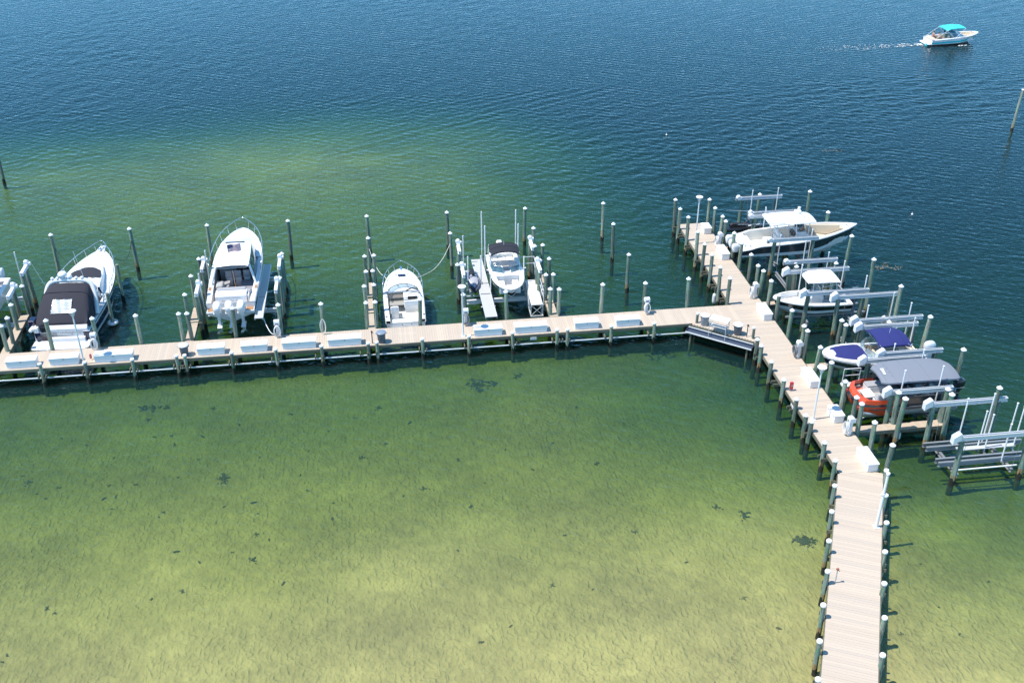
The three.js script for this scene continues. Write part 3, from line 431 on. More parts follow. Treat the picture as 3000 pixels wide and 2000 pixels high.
liftX('under the large black-hulled boat', 29.64, 33.5, [-74.9, -70.4], 3.2, 0.95, { kind: 'drum', posts: [[30.6, -70.8, 0.9, 3.4], [33.1, -70.8, 0.9, 3.7], [30.6, -74.5, 0.9, 4.1]] });
liftX('standing empty between the two centre console boats', 29.59, 33.5, [-70.4, -66.72], 3.15, 0.45, { kind: 'drum', shared: -70.4, bunks: false, posts: [[32.3, -69.9, 0.6, 3.2], [33.0, -67.2, 0.6, 3.5]] });
liftX('under the small white centre console boat', 28.95, 33.7, [-65.1, -61.7], 3.2, 0.62, { posts: [[29.9, -64.7, 0.7, 3.9], [33.1, -64.7, 0.7, 4.0], [33.6, -62.1, 0.6, 4.1]] });
liftX('standing empty next to the blue canvas boat', 30.9, 35.7, [-60.95, -57.6], 3.2, 0.1, { bunks: false, posts: [[31.9, -58.0, 0.3, 4.1], [35.0, -60.5, 0.3, 3.5], [35.0, -58.1, 0.3, 4.0]] });
liftX('under the boat with blue canvas', 30.85, 34.95, [-56.75, -53.35], 3.2, 0.7, { posts: [[34.4, -56.3, 0.8, 3.9], [31.9, -53.8, 0.8, 3.6]] });
liftX('under the red-nosed pontoon boat', 29.39, 33.5, [-52.8, -49.2], 3.15, 0.75, { posts: [[30.5, -49.7, 0.8, 4.3], [32.9, -49.7, 0.8, 4.4], [33.1, -52.4, 0.8, 3.9]] });
{
  const o = liftX('standing empty with long bunks and many posts', 31.25, 36.15, [-47.72, -44.32], 3.1, 0.25, { bunks: false, posts: [[33.1, -46.9, 0.4, 3.9], [34.7, -46.9, 0.4, 4.1], [34.1, -46.35, 0.5, 3.3], [34.4, -46.1, 0.5, 3.2], [35.9, -46.35, 0.5, 3.7], [36.2, -46.1, 0.5, 3.6], [35.0, -45.2, 0.5, 3.1], [36.4, -45.2, 0.5, 3.4]] });
  for (const z of [-47.15, -46.75, -45.6, -45.25]) part('bunk', ibeam(6.0, 0.3, 0.14).map((g) => g.translate(34.1, 0.62, z)), aluDark, o);
  part('walk_plank', box(3.6, 0.05, 0.34, 34.5, 0.86, -46.2), paleGrey, o); part('guide_rail', rod([32.1, 0.5, -44.75], [35.7, 0.5, -44.75], 0.045, 8), pvc, o);
}
// lifts in the slips of the long dock: four short beams at the corners, cradle across
function liftZ(what, corners, y, cradleY, cradleZ, { posts = [], pileY } = {}) {
  const o = thing('boat_lift', 'white-topped boat lift ' + what, 'boat lift'), P = corners.map(([px, py]) => at(px, py, y));
  P.forEach(([x, z], k) => {
    const b = part('top_beam', beamShape(1.5).map((g) => g.rotateY(PI / 2).translate(x, y, z)), white, o); const c = part('motor_cover', drum, white, b); c.position.set(x, y + 0.22, z - 0.75);
    for (const e of [-0.55, 0.5]) liftPile(x, z + e, y - 0.14, 'uncapped pile of the lift ' + what, 'lift piles of the lift ' + what);
    part('cable', rod([x + (k < 2 ? 0.35 : -0.35), cradleY + 0.1, z], [x + (k < 2 ? 0.12 : -0.12), y - 0.1, z], 0.01, 5), galv, o);
  });
  if (cradleZ) for (const z of cradleZ) { const x0 = Math.min(...P.map((p) => p[0])), x1 = Math.max(...P.map((p) => p[0])); part('cradle_beam', ibeam(x1 - x0 - 0.5, 0.3, 0.2).map((g) => g.translate((x0 + x1) / 2, cradleY, z)), alu, o); }
  for (const [x, z, low, high] of posts) { const g = part('guide_post', rod([x, low, z], [x, high, z], 0.05, 8), pvc, o); part('post_foot', box(0.3, 0.1, 0.14, x, low, z), galv, g); }
  return o;
}
const px3 = (px, py, h) => at(px, py, h);
liftZ('beneath the boat with three outboards', [[593, 780], [577, 850], [818, 772], [809, 840]], 3.2, 0.55, [-74.3, -69.3], { posts: [[...px3(599, 733, 3.9), 0.7, 3.9], [...px3(580, 801, 3.6), 0.7, 3.6]] });
liftZ('beneath the bowrider with black top and the jet ski', [[1344, 728], [1356, 796], [1557, 717], [1579, 782]], 3.2, 0.6, [-73.2, -68.5], { posts: [[1356, 690, 3.6], [1370, 751, 3.6], [1410, 619, 4.9], [1420, 661, 4.7], [1511, 614, 4.9], [1518, 655, 4.7], [1408, 749, 3.6], [1437, 801, 2.6], [1535, 751, 3.6]].map(([a, b, h]) => [...at(a, b, h), 0.75, h]) });
liftZ('beneath the half-hidden white boat', [[-95, 800], [-120, 868], [69, 791], [30, 858]], 3.2, 0.6, [-73.5, -69.5], { posts: [[...at(40, 738, 3.6), 0.7, 3.6]] });
// walk boards hung beside the boats
function walkBoard(label, far, near, y, w, rail) {
  const a = at(...far, y), b = at(...near, y), len = Math.hypot(b[0] - a[0], b[1] - a[1]), turn = Math.atan2(b[0] - a[0], b[1] - a[1]), o = thing('walk_board', label, 'walk board', [(a[0] + b[0]) / 2, y, (a[1] + b[1]) / 2], turn);
  part('tread', [rbox(w, 0.05, len * 0.62, 0, 0, -len * 0.19, 0.01), rbox(w, 0.05, len * 0.37, 0, -0.02, len * 0.313, 0.01)], paleGrey, o); for (const s of [-1, 1]) part('side_channel', box(0.05, 0.16, len, s * (w / 2 + 0.02), -0.06, 0), alu, o);
  for (const s of [-0.35, 0.3]) part('bracket', box(w + 0.3, 0.08, 0.1, 0, -0.18, s * len), alu, o); for (const s of [-0.33, 0.28]) part('hanger', box(0.06, y - 0.75, 0.06, 0, -(y - 0.55) / 2, s * len), alu, o);
  return o;
}
walkBoard('long grey aluminium walk board slanting beside the boat with three outboards', [783, 774], [757, 932], 1.55, 0.5);
walkBoard('long grey aluminium walk board between the jet ski and the bowrider', [1396, 760], [1440, 928], 1.25, 0.75);
{ // gangway with railing on a truss
  const a = at(1554, 822, 1.5), b = at(1573, 891, 1.5), len = b[1] - a[1] + 0.0, o = thing('gangway', 'white aluminium gangway with railing on a truss beside the bowrider', 'gangway', [(a[0] + b[0]) / 2, 0, (a[1] + b[1]) / 2], Math.atan2(b[0] - a[0], b[1] - a[1])), w = 0.85, h = len / 2 + 0.1;
  part('tread', rbox(w, 0.06, 2 * h, 0, 1.5, 0, 0.015), offWhite, o);
  for (const s of [-1, 1]) { part('lower_chord', box(0.07, 0.08, 2 * h + 1.4, s * w / 2, 0.62, -0.6), alu, o); for (let k = 0; k < 4; k++) { const z0 = -h + k * h / 2, z1 = z0 + h / 2; part('truss_bar', rod([s * w / 2, k % 2 ? 0.64 : 1.46, z0], [s * w / 2, k % 2 ? 1.46 : 0.64, z1], 0.022, 6), alu, o); part('upright', box(0.06, 0.84, 0.06, s * w / 2, 1.05, z1 - 0.03), alu, o); } }
  for (const s of [-1, 1]) part('cross_brace', rod([s * w / 2, 0.64, h - 0.02], [-s * w / 2, 1.46, h - 0.02], 0.022, 6), alu, o); part('end_beam', box(w, 0.1, 0.07, 0, 0.62, h + 0.07), alu, o);
  for (const y of [2.05, 2.55]) part('rail', [rod([w / 2 + 0.05, y, h - 0.1], [w / 2 + 0.05, y + 0.1, -h - 1.6], 0.028, 7)], alu, o); for (const k of [-1.55, -1, -0.35, 0.3, 0.95]) part('rail_post', rod([w / 2 + 0.05, 1.4, k * h], [w / 2 + 0.05, 2.62, k * h], 0.026, 6), alu, o);
  for (const y of [2.1, 2.65]) part('end_rail', rod([w / 2 + 0.05, y, -h - 1.6], [-w / 2 - 0.3, y, -h - 1.6], 0.028, 7), alu, o);
}
{ // swim platform frame beside the pontoon
  const [x, z] = at(2488, 1130, 1.0), o = thing('boarding_platform', 'white boarding platform with a square rail beside the pontoon boat', 'platform', [x, 0, z - 0.1]);
  part('platform', rbox(2.0, 0.14, 0.5, 0.55, 1.0, 0, 0.02), white, o); for (const k of [-0.35, 0.75]) part('rail_post', rod([k, 1.0, -0.2], [k, 2.1, -0.2], 0.03, 6), pvc, o); for (const y of [1.62, 2.1]) part('rail', rod([-0.35, y, -0.2], [0.75, y, -0.2], 0.028, 6), pvc, o); for (const k of [0, 1.2]) part('support_post', rod([k, -2.4, 0], [k, 0.95, 0], 0.08, 8), timber, o);
}
// ---------------------------------------------------------------- boats: x forward from the transom, y up from the keel, +z starboard
const gel = phys([0.80, 0.80, 0.80], 0.28, { clearcoat: 0.4, clearcoatRoughness: 0.15 }), gelCream = phys([0.78, 0.75, 0.68], 0.4), gelBlue = phys([0.012, 0.016, 0.05], 0.16, { clearcoat: 0.7 }), gelBlack = phys([0.016, 0.018, 0.024], 0.18, { clearcoat: 0.6 }), gelSteel = phys([0.035, 0.042, 0.055], 0.2, { clearcoat: 0.6 }), nonskid = std([0.70, 0.70, 0.68], 0.8), vinylWhite = std([0.76, 0.76, 0.75], 0.55), vinylCream = std([0.66, 0.57, 0.44], 0.6), vinylGrey = std([0.20, 0.205, 0.22], 0.6), vinylMid = std([0.36, 0.36, 0.38], 0.6), teak = std([0.50, 0.27, 0.13], 0.75, { map: grain }), rubber = std([0.03, 0.03, 0.032], 0.6), canvasBlack = std([0.022, 0.023, 0.033], 0.9), canvasChar = std([0.032, 0.031, 0.042], 0.9), canvasBlue = std([0.020, 0.027, 0.155], 0.85), canvasGrey = std([0.20, 0.22, 0.265], 0.85), canvasAqua = std([0.05, 0.55, 0.58], 0.8), bottomGrey = std([0.42, 0.45, 0.47], 0.6);
const pane = phys([0.55, 0.66, 0.70], 0.04, { transmission: 0.75, thickness: 0, ior: 1.5 }), paneBlue = phys([0.16, 0.30, 0.38], 0.04, { transmission: 0.6, thickness: 0, ior: 1.5 }), paneDark = phys([0.02, 0.024, 0.03], 0.06, { clearcoat: 1 });
function form({ L, W, y0, y1, p = 2.3, q = 0.72, st = 0.93, chine = 0.42, drop = 0, rake = 0.10 }) {
  const half = (u) => Math.max(0.015, W / 2 * mix(st, 1, sm(0, 0.4, u)) * (u < 0.45 ? 1 : Math.pow(Math.max(0, 1 - Math.pow((u - 0.45) / 0.55, p)), q)));
  const sheer = (u) => mix(y0, y1, Math.pow(u, 1.5)) - drop * sm(0.16, 0.02, u);
  const keel = (u) => (sheer(1) * 0.36) * Math.pow(Math.max(0, (u - 0.66) / 0.34), 2.8);
  const chY = (u) => Math.max(keel(u) + 0.02, mix(chine * y0, sheer(1) * 0.44, Math.pow(sm(0.5, 1, u), 1.7))), chH = (u) => half(u) * (0.9 - 0.45 * sm(0.45, 1, u));
  const X = (u, v) => L * u * (1 - rake * (1 - v) * sm(0.55, 1, u));            // v: 0 keel .. 1 sheer
  const side = (u, v, s) => { const e = Math.pow(v, 1 + 0.8 * sm(0.5, 1, u)); return [X(u, 0.45 + 0.55 * v), mix(chY(u), sheer(u), v), s * mix(chH(u), half(u), e)]; };
  const bottom = (u, v, s) => [X(u, 0.45 * v), mix(keel(u), chY(u), v), s * chH(u) * v];
  const US = Array.from({ length: 25 }, (_, i) => Math.pow(i / 24, 0.85));
  const at1 = (u, inset, y) => [L * u * (1 - inset * 0.0), y, 0];
  const halfAt = (u, y) => { const v = clamp((y - chY(u)) / (sheer(u) - chY(u)), 0, 1); return Math.abs(y < chY(u) ? chH(u) * clamp((y - keel(u)) / (chY(u) - keel(u)), 0, 1) : side(u, v, 1)[2]); };
  return { L, W, halfAt, half, sheer, keel, US, side, bottom, at1, band: (v0, v1, n = 4) => [-1, 1].map((s) => skin(US.map((u) => Array.from({ length: n }, (_, k) => side(u, mix(v0, v1, k / (n - 1)), s))), 0.6, s < 0)), under: () => [-1, 1].map((s) => skin(US.map((u) => [0, 0.5, 1].map((v) => bottom(u, v, s))), 0.6, s < 0)),
    transom: () => { const c = (s) => [0, 0.5, 1].map((v) => bottom(0, v, s)).concat([0.33, 0.66, 1].map((v) => side(0, v, s))); return skin([c(-1), c(1)]); } };
}
const span = (a, b, n) => Array.from({ length: n }, (_, i) => mix(a, b, i / (n - 1)));
const bowU = (a, b, n = 14) => span(0, 1, n).map((t) => mix(a, b, 1 - Math.pow(1 - t, 1.35)));
function hull(o, H, { low = gel, side = gel, top = gel, split = 0.28, split2 = 0.9, rail = rubber, bottom = bottomGrey } = {}) {
  part('hull_bottom', [H.under(), H.band(0, split, 2)], bottom === null ? low : low, o);
  part('hull_side', [H.band(split, split2)], side, o);
  if (split2 < 1) part('sheer_band', [H.band(split2, 1, 2)], top, o);
  part('transom', H.transom(), side === gel ? gel : side, o);
  part('rub_rail', [-1, 1].map((s) => tube(H.US.map((u) => { const p = H.side(u, 0.96, s); p[2] += s * 0.015; return p; }), 0.03, 40, 5)), rail, o);
}
// open part between stations: side decks of width w, inner walls, sole
function well(o, H, u0, u1, w, sole, { mat = gel, floor = nonskid, wall = gelCream, tag = 'cockpit', front = true, back = true } = {}) {
  const us = bowU(u0, u1, 16), inn = (u) => Math.max(0.03, H.half(u) - w * (0.6 + 0.4 * sm(1, 0.6, u))), Y = (u) => H.sheer(u) + 0.035, x = (u) => H.L * u, low = (u) => Math.max(0.02, Math.min(inn(u) - 0.04, H.halfAt(u, sole) - 0.05)), xl = (u) => H.L * u * (1 - 0.045 * sm(0.7, 1, u));
  for (const s of [-1, 1]) part('side_deck', skin(us.map((u) => [[x(u), H.sheer(u), s * H.half(u)], [x(u), Y(u), s * (H.half(u) - 0.03)], [x(u), Y(u), s * inn(u)]]), 0.5, s > 0), mat, o);
  const inner = part(tag + '_liner', [[-1, 1].map((s) => skin(us.map((u) => [[x(u), Y(u), s * inn(u)], [xl(u), sole + 0.02, s * low(u)]]), 0.5, s > 0)), front ? skin([[[x(u1), Y(u1), -inn(u1)], [x(u1), Y(u1), inn(u1)]], [[xl(u1), sole, -low(u1)], [xl(u1), sole, low(u1)]]]) : null, back ? skin([[[x(u0), Y(u0), -inn(u0)], [x(u0), Y(u0), inn(u0)]], [[x(u0), sole, -inn(u0)], [x(u0), sole, inn(u0)]]]) : null], wall, o);
  part(tag + '_sole', skin(us.map((u) => [[xl(u), sole, -low(u)], [xl(u), sole, 0], [xl(u), sole, low(u)]])), floor, o);
  return { inn, Y };
}
function deck(o, H, u0, u1, crown = 0.10, mat = gel, name = 'foredeck') {
  part(name, skin(bowU(u0, u1, 16).map((u) => span(-1, 1, 9).map((k) => [H.L * u, H.sheer(u) + 0.035 + crown * (1 - k * k) * H.half(u) / (H.W / 2), k * H.half(u)])), 0.9), mat, o);
}
function bowRail(o, H, u0, h, out = 0.02, posts = [0.55, 0.68, 0.8, 0.9, 0.97]) {
  const P = (u, s, y) => [H.L * u + (u > 0.97 ? 0.12 : 0), H.sheer(u) + y, s * (Math.max(H.half(u), 0.16) + out)];
  const us = [u0, mix(u0, 1, 0.08), ...span(mix(u0, 1, 0.2), 1.0, 9)];
  part('bow_rail', tube([...us.map((u, i) => P(u, -1, i ? h : 0.03)), [H.L + 0.3, H.sheer(1) + h, 0], ...us.slice().reverse().map((u, i, a) => P(u, 1, i < a.length - 1 ? h : 0.03))], 0.026, 70, 6), chrome, o);
  for (const u of posts) for (const s of [-1, 1]) part('rail_post', rod([H.L * u, H.sheer(u) + 0.03, s * (H.half(u) - 0.06)], P(u, s, h), 0.018, 5), chrome, o);
}
const cowl = (() => { const rows = [[0, 0.16, 0.13], [0.02, 0.27, 0.185], [0.25, 0.33, 0.215], [0.5, 0.36, 0.23], [0.68, 0.34, 0.215], [0.78, 0.27, 0.17], [0.82, 0.12, 0.08], [0.825, 0.001, 0.001]].map(([y, a, b]) => Array.from({ length: 18 }, (_, k) => { const t = k / 18 * 2 * PI, c = Math.cos(t), s = Math.sin(t), e = 0.72; return [-0.42 + Math.sign(c) * Math.pow(Math.abs(c), e) * a - 0.08 * y, 0.12 + y - 0.06 * (c < 0 ? c * c : 0) * (y > 0.6 ? 1 : 0), Math.sign(s) * Math.pow(Math.abs(s), e) * b]; })); return skin(rows, 0.8, true, true); })();
const motorLeg = join([plate([[-0.62, 0.14], [-0.26, 0.14], [-0.30, -0.55], [-0.28, -0.62], [-0.58, -0.62], [-0.52, -0.4]], -0.075, 0.075, 0.03), plate([[-0.78, -0.58], [-0.24, -0.58], [-0.24, -0.61], [-0.78, -0.61]], -0.13, 0.13), box(0.2, 0.4, 0.26, -0.12, 0.05, 0)]);
const lowerUnit = join([new THREE.LatheGeometry([[0.001, -0.30], [0.05, -0.22], [0.075, 0], [0.07, 0.2], [0.05, 0.28]].map(([a, b]) => new THREE.Vector2(a, b)), 10).rotateZ(PI / 2).translate(-0.42, -0.86, 0), plate([[-0.55, -0.6], [-0.3, -0.6], [-0.28, -0.9], [-0.34, -1.12], [-0.44, -1.12], [-0.5, -0.9]], -0.03, 0.03, 0.01)]);
const prop = join([0, 1, 2].map((k) => { const s = new THREE.Shape(); s.absellipse(0, 0.11, 0.075, 0.11, 0, 2 * PI); return new THREE.ExtrudeGeometry(s, { depth: 0.012, bevelEnabled: false, curveSegments: 6 }).rotateY(0.5).rotateZ(k * 2.094).rotateY(PI / 2).translate(-0.74, -0.86, 0); }).concat(cyl(0.045, 0.05, 0.14, 0, 0, 0, 8).rotateZ(PI / 2).translate(-0.73, -0.86, 0)));
function outboard(o, x, y, z, mat, s = 1, tilt = 0, legMat = mat, lean = 0) {
  const m = part('outboard_motor', cowl, mat, o); m.position.set(x, y, z); m.scale.setScalar(s); m.rotation.z = -tilt; m.rotation.y = lean;
  part('leg', motorLeg, legMat, m); part('lower_unit', lowerUnit, legMat, m); part('propeller', prop, chrome, m);
  part('cowl_band', [box(0.58, 0.03, 0.455, -0.44, 0.34, 0)], paleGrey, m); return m;
}
function seat(o, name, x, y, z, w, d, h, mat, turn = 0, base = gel) {
  const s = part(name, [rbox(d, 0.14, w, 0, h, 0, 0.05)], mat, o); s.position.set(x, y, z); s.rotation.y = turn;
  part('seat_back', [rbox(0.14, 0.5, w, -d / 2 + 0.05, h + 0.28, 0, 0.06)], mat, s); part('seat_base', rbox(d * 0.85, h, w * 0.9, 0.02, h / 2, 0, 0.03), base, s); return s;
}
function bench(o, name, x, y, z, w, d, h, mat, back = 0, turn = 0, n = 2) {  // cushions in n pieces
  const s = part(name, rbox(d, h, w, 0, h / 2, 0, 0.03), gel, o); s.position.set(x, y, z); s.rotation.y = turn;
  for (let k = 0; k < n; k++) { const zz = (k + 0.5) * w / n - w / 2; part('cushion', rbox(d, 0.12, w / n - 0.02, 0, h + 0.06, zz, 0.04), mat, s); if (back) part('back_cushion', rbox(0.14, back, w / n - 0.02, -d / 2 + 0.02, h + back / 2 + 0.08, zz, 0.05), mat, s); }
  return s;
}
// cloth top: rows along x of [x, y of the middle, half width], arched across; legs given as lines
function bimini(o, rows, arch, mat, valance = 0.10, name = 'bimini_top') {
  const out = rows.map(([x, y, w]) => { const r = span(-1, 1, 9).map((k) => [x, y - arch * k * k * (1 + 0.6 * k * k), k * w]); return [[x, r[0][1] - valance, r[0][2] * 1.005], ...r, [x, r[8][1] - valance, r[8][2] * 1.005]]; });
  const a = out[0].map((p, j) => [p[0] - 0.01, j === 0 || j === out[0].length - 1 ? p[1] : p[1] - valance, p[2]]), b = out[out.length - 1].map((p, j) => [p[0] + 0.01, j === 0 || j === out[0].length - 1 ? p[1] : p[1] - valance, p[2]]);
  const t = part(name, skin([a, ...out, b], 1.0), mat, o);
  for (let i = 1; i < rows.length - 1; i++) part('seam', tube(out[i].slice(1, -1).map((p) => [p[0], p[1] + 0.004, p[2]]), 0.012, 16, 4), mat, t);
  return t;
}
function bars(o, list, r = 0.018, mat = chrome, name = 'frame_bar') { for (const [a, b] of list) part(name, rod(a, b, r, 6), mat, o); }
const both = (list) => list.flatMap(([a, b]) => [[a, b], [[a[0], a[1], -a[2]], [b[0], b[1], -b[2]]]]);
// windshield: upright-ish panes along a bent line of points at its foot, leaning aft
function windshield(o, foot, h, lean, glass, frame = chrome, name = 'windshield') {
  const top = foot.map(([x, y, z]) => [x - lean, y + h, z * 0.93]);
  const w = part(name, tube(top, 0.024, foot.length * 6, 5), frame, o);
  for (let i = 0; i < foot.length - 1; i++) part('glass_pane', skin([[foot[i], foot[i + 1]], [top[i], top[i + 1]]]), glass, w);
  for (let i = 0; i < foot.length; i++) part('mullion', rod(foot[i], top[i], 0.02, 5), frame, w);
  return w;
}
function label3(o, text, font, color, w, h, pos, turnY, tilt = 0, bg = '#f4f4f4', name = 'name_lettering') {
  const t = canvasTex(512, Math.round(512 * h / w), (c, W, Hh) => { c.fillStyle = bg; c.fillRect(0, 0, W, Hh); c.fillStyle = color; c.font = font; c.textAlign = 'center'; c.textBaseline = 'middle'; c.fillText(text, W / 2, Hh / 2); });
  const m = part(name, new THREE.PlaneGeometry(w, h), std([0.84, 0.84, 0.84], 0.4, { map: t }), o); m.position.set(...pos); m.rotation.set(0, turnY, 0); m.rotateX(tilt); return m;
}
const boat = (name, label, x, y, z, turn, category = 'boat') => thing(name, label, category, [x, y, z], turn);
// ---- cruiser with charcoal canvas and dark blue hull, stern to the dock
{
  const o = boat('cabin_cruiser', 'dark blue and white cabin cruiser with charcoal canvas, stern to the dock', -22.35, -0.75, -66.75, PI / 2 - 0.055);
  const H = form({ L: 11.6, W: 4.15, y0: 2.0, y1: 2.75, p: 2.2, q: 0.78, st: 0.9 });
  hull(o, H, { side: gelBlue, split: 0.22, split2: 0.72 });
  deck(o, H, 0.40, 1, 0.20); well(o, H, 0.0, 0.42, 0.42, 1.1, { wall: gel });
  part('swim_platform', [slab([[-1.15, -1.75], [-0.95, -1.95], [0.05, -1.95], [0.05, 1.95], [-0.95, 1.95], [-1.15, 1.75]], 1.2, 1.36, 0.05)], gel, o); part('platform_rub_rail', tube([[0, 1.26, -1.98], [-0.95, 1.26, -1.98], [-1.18, 1.26, -1.75], [-1.18, 1.26, 1.75], [-0.95, 1.26, 1.98], [0, 1.26, 1.98]], 0.045, 40, 6), rubber, o);
  part('lower_platform', rbox(0.85, 0.08, 3.4, -1.45, 0.98, 0, 0.03), gel, o);
  const b = part('stern_wall', [plate([[0.02, 1.3], [0.05, 2.2], [0.2, 2.42], [0.5, 2.42], [0.5, 1.1]], -1.05, 1.75, 0.04), rbox(0.5, 1.1, 0.35, 0.25, 1.85, -1.72, 0.08), box(0.3, 0.3, 2.4, -0.1, 1.5, 0.35)], gel, o);
  part('stern_door', rbox(0.05, 0.95, 0.42, 0.24, 1.8, -1.3, 0.02), paneDark, b);
  label3(b, 'Fandango', 'italic 108px serif', '#3c4450', 1.25, 0.34, [-0.005, 1.98, 0.30], -PI / 2, -0.03);
  // canvas over the cockpit, rising from the stern to the arch
  const rows = [[0.28, 2.55, 1.62, 2.25], [0.5, 2.78, 1.66, 2.2], [1.2, 3.32, 1.66, 2.15], [1.9, 3.78, 1.62, 2.1], [2.2, 3.92, 1.58, 2.1], [2.9, 4.02, 1.5, 2.1], [3.4, 4.05, 1.42, 2.1]].map(([x, y, w, base]) => [[x, base, -w * 1.12], [x, mix(base, y, 0.75), -w * 1.05], [x, y - 0.14, -w * 0.95], [x, y, -w * 0.8], [x, y + 0.05, 0], [x, y, w * 0.8], [x, y - 0.14, w * 0.95], [x, mix(base, y, 0.75), w * 1.05], [x, base, w * 1.12]]);
  const cv = part('canvas_enclosure', skin([rows[0].map((p, j) => [0.26, Math.min(p[1], 2.3), p[2]]), ...rows], 0.6), canvasChar, o); part('canvas_seam', tube(rows[4].map((p) => [p[0], p[1] + 0.012, p[2] * 1.004]), 0.018, 30, 4), canvasBlack, cv);
  const vin = phys([0.46, 0.50, 0.57], 0.12, { bumpMap: dataTex(128, 128, (u, v) => { const t = tileNoise(u, v * 0.12, 16, 5); return [t, t, t]; }), bumpScale: 0.03 });
  part('vinyl_window', skin(span(0.78, 1.62, 5).map((x) => { const y = mix(2.78, 3.78, (x - 0.5) / 1.4) + 0.125; return span(-0.72, 0.62, 8).map((z, k) => [x, y + 0.018 * Math.sin(k * 2.3 + x * 3), z]); })), vin, cv); part('window_zip', tube([[0.76, 3.09, -0.75], [0.76, 3.09, 0.65]], 0.014, 6, 4), white, cv);
  part('arch', tube([[2.3, 2.1, -1.85], [3.0, 3.0, -1.74], [3.5, 3.85, -1.5], [3.6, 4.12, -1.15], [3.65, 4.18, 0], [3.6, 4.12, 1.15], [3.5, 3.85, 1.5], [3.0, 3.0, 1.74], [2.3, 2.1, 1.85]], 0.17, 60, 8), gel, o);
  const rd = part('radar_dome', [new THREE.LatheGeometry([[0.001, 0.36], [0.2, 0.33], [0.31, 0.22], [0.32, 0.06], [0.2, 0], [0.1, -0.3]].map(([a, c]) => new THREE.Vector2(a, c)), 18).translate(3.75, 4.45, -0.45)], gel, o); part('dome_post', rod([3.7, 4.1, -0.35], [3.75, 4.5, -0.45], 0.08), gel, rd);
  part('satellite_dome', [ball(0.2, 3.7, 4.42, 0.02, 12)], gel, o); for (const z of [-1.15, -0.8, 0.5, 0.9]) part('deck_light', [ball(0.12, 3.6, 4.36, z, 10), cyl(0.05, 0.07, 0.14, 3.6, 4.22, z, 8)], gel, o);
  part('antenna', rod([3.3, 3.9, -1.6], [3.0, 6.0, -2.1], 0.013, 5), white, o); part('antenna', rod([3.6, 4.0, 1.1], [3.9, 6.3, 0.6], 0.013, 5), white, o);
  part('helm_cover', skin([[3.7, 3.75, 1.35], [4.2, 3.6, 1.4], [4.9, 3.2, 1.42], [5.1, 3.02, 1.4]].map(([x, y, w]) => [[x, 2.5, -w], [x, y - 0.1, -w * 0.95], [x, y, -w * 0.75], [x, y, 0], [x, y - 0.02, w * 0.3], [x, y - 0.1, w * 0.5]])), canvasChar, o);
  const hl = part('helm', rbox(0.5, 0.5, 0.8, 4.5, 2.75, 0.95, 0.1), vinylWhite, o); part('steering_wheel', new THREE.TorusGeometry(0.2, 0.025, 6, 18).rotateY(PI / 2).rotateZ(0.5).translate(4.2, 3.05, 0.95), black, hl); seat(o, 'helm_seat', 3.95, 1.9, 0.95, 0.7, 0.5, 0.6, vinylWhite);
  windshield(o, [[4.2, 2.35, -1.72], [5.3, 2.5, -1.45], [5.75, 2.55, -0.6], [5.75, 2.55, 0.6], [5.3, 2.5, 1.45], [4.2, 2.35, 1.72]], 0.55, 0.45, paneBlue, gel);
  part('trunk_cabin', skin([[4.9, 2.95, 1.5], [5.5, 3.08, 1.45], [7.5, 2.95, 1.15], [8.6, 2.85, 0.85], [9.6, 2.75, 0.3]].map(([x, y, w]) => [[x, 2.2, -w * 1.12], [x, y - 0.06, -w], [x, y + 0.03, -w * 0.6], [x, y + 0.06, 0], [x, y + 0.03, w * 0.6], [x, y - 0.06, w], [x, 2.2, w * 1.12]])), gel, o);
  part('windshield_cover', [skin([[6.15, 3.14, 1.28], [6.6, 3.12, 1.24], [7.5, 3.05, 0.98], [7.95, 3.02, 0.62]].map(([x, y, w]) => [[x, y - 0.11, -w], [x, y - 0.01, -w * 0.55], [x, y + 0.015, 0], [x, y - 0.01, w * 0.55], [x, y - 0.11, w]]))], canvasChar, o);
  part('hatch', [rbox(0.32, 0.04, 0.5, 5.75, 3.2, 0.25, 0.02)], paneBlue, o); for (const z of [-0.65, 0.75]) part('wiper', box(0.1, 0.05, 0.22, 6.05, 3.16, z), black, o);
  part('bow_pulpit', [slab([[11.0, -0.35], [12.05, -0.22], [12.15, 0], [12.05, 0.22], [11.0, 0.35]], 2.72, 2.84, 0.03), rbox(0.4, 0.14, 0.3, 11.6, 2.9, 0, 0.05)], gel, o); part('windlass', [ball(0.14, 11.2, 2.98, 0.0, 10), cyl(0.05, 0.05, 0.2, 11.7, 3.0, 0, 8)], chrome, o);
  bowRail(o, H, 0.42, 0.62);
  part('grill_box', [rbox(0.75, 0.4, 0.5, 0.9, 2.45, -2.1, 0.08), box(0.1, 0.3, 0.1, 0.9, 2.2, -2.0)], gelBlue, o); for (const x of [0.25, 1.9, 2.7]) { const f = part('side_fender', fenderGeo, white, o); f.position.set(x, 2.2, -2.03); f.rotation.set(0, 0, PI / 2 - 0.1); }
  for (const [x, z] of [[4.2, 1.95], [6.2, 1.95], [0.8, 1.9]]) part('cleat', rod([x - 0.14, H.sheer(x / 11.6) + 0.1, z], [x + 0.14, H.sheer(x / 11.6) + 0.1, z], 0.03, 6), chrome, o);
}
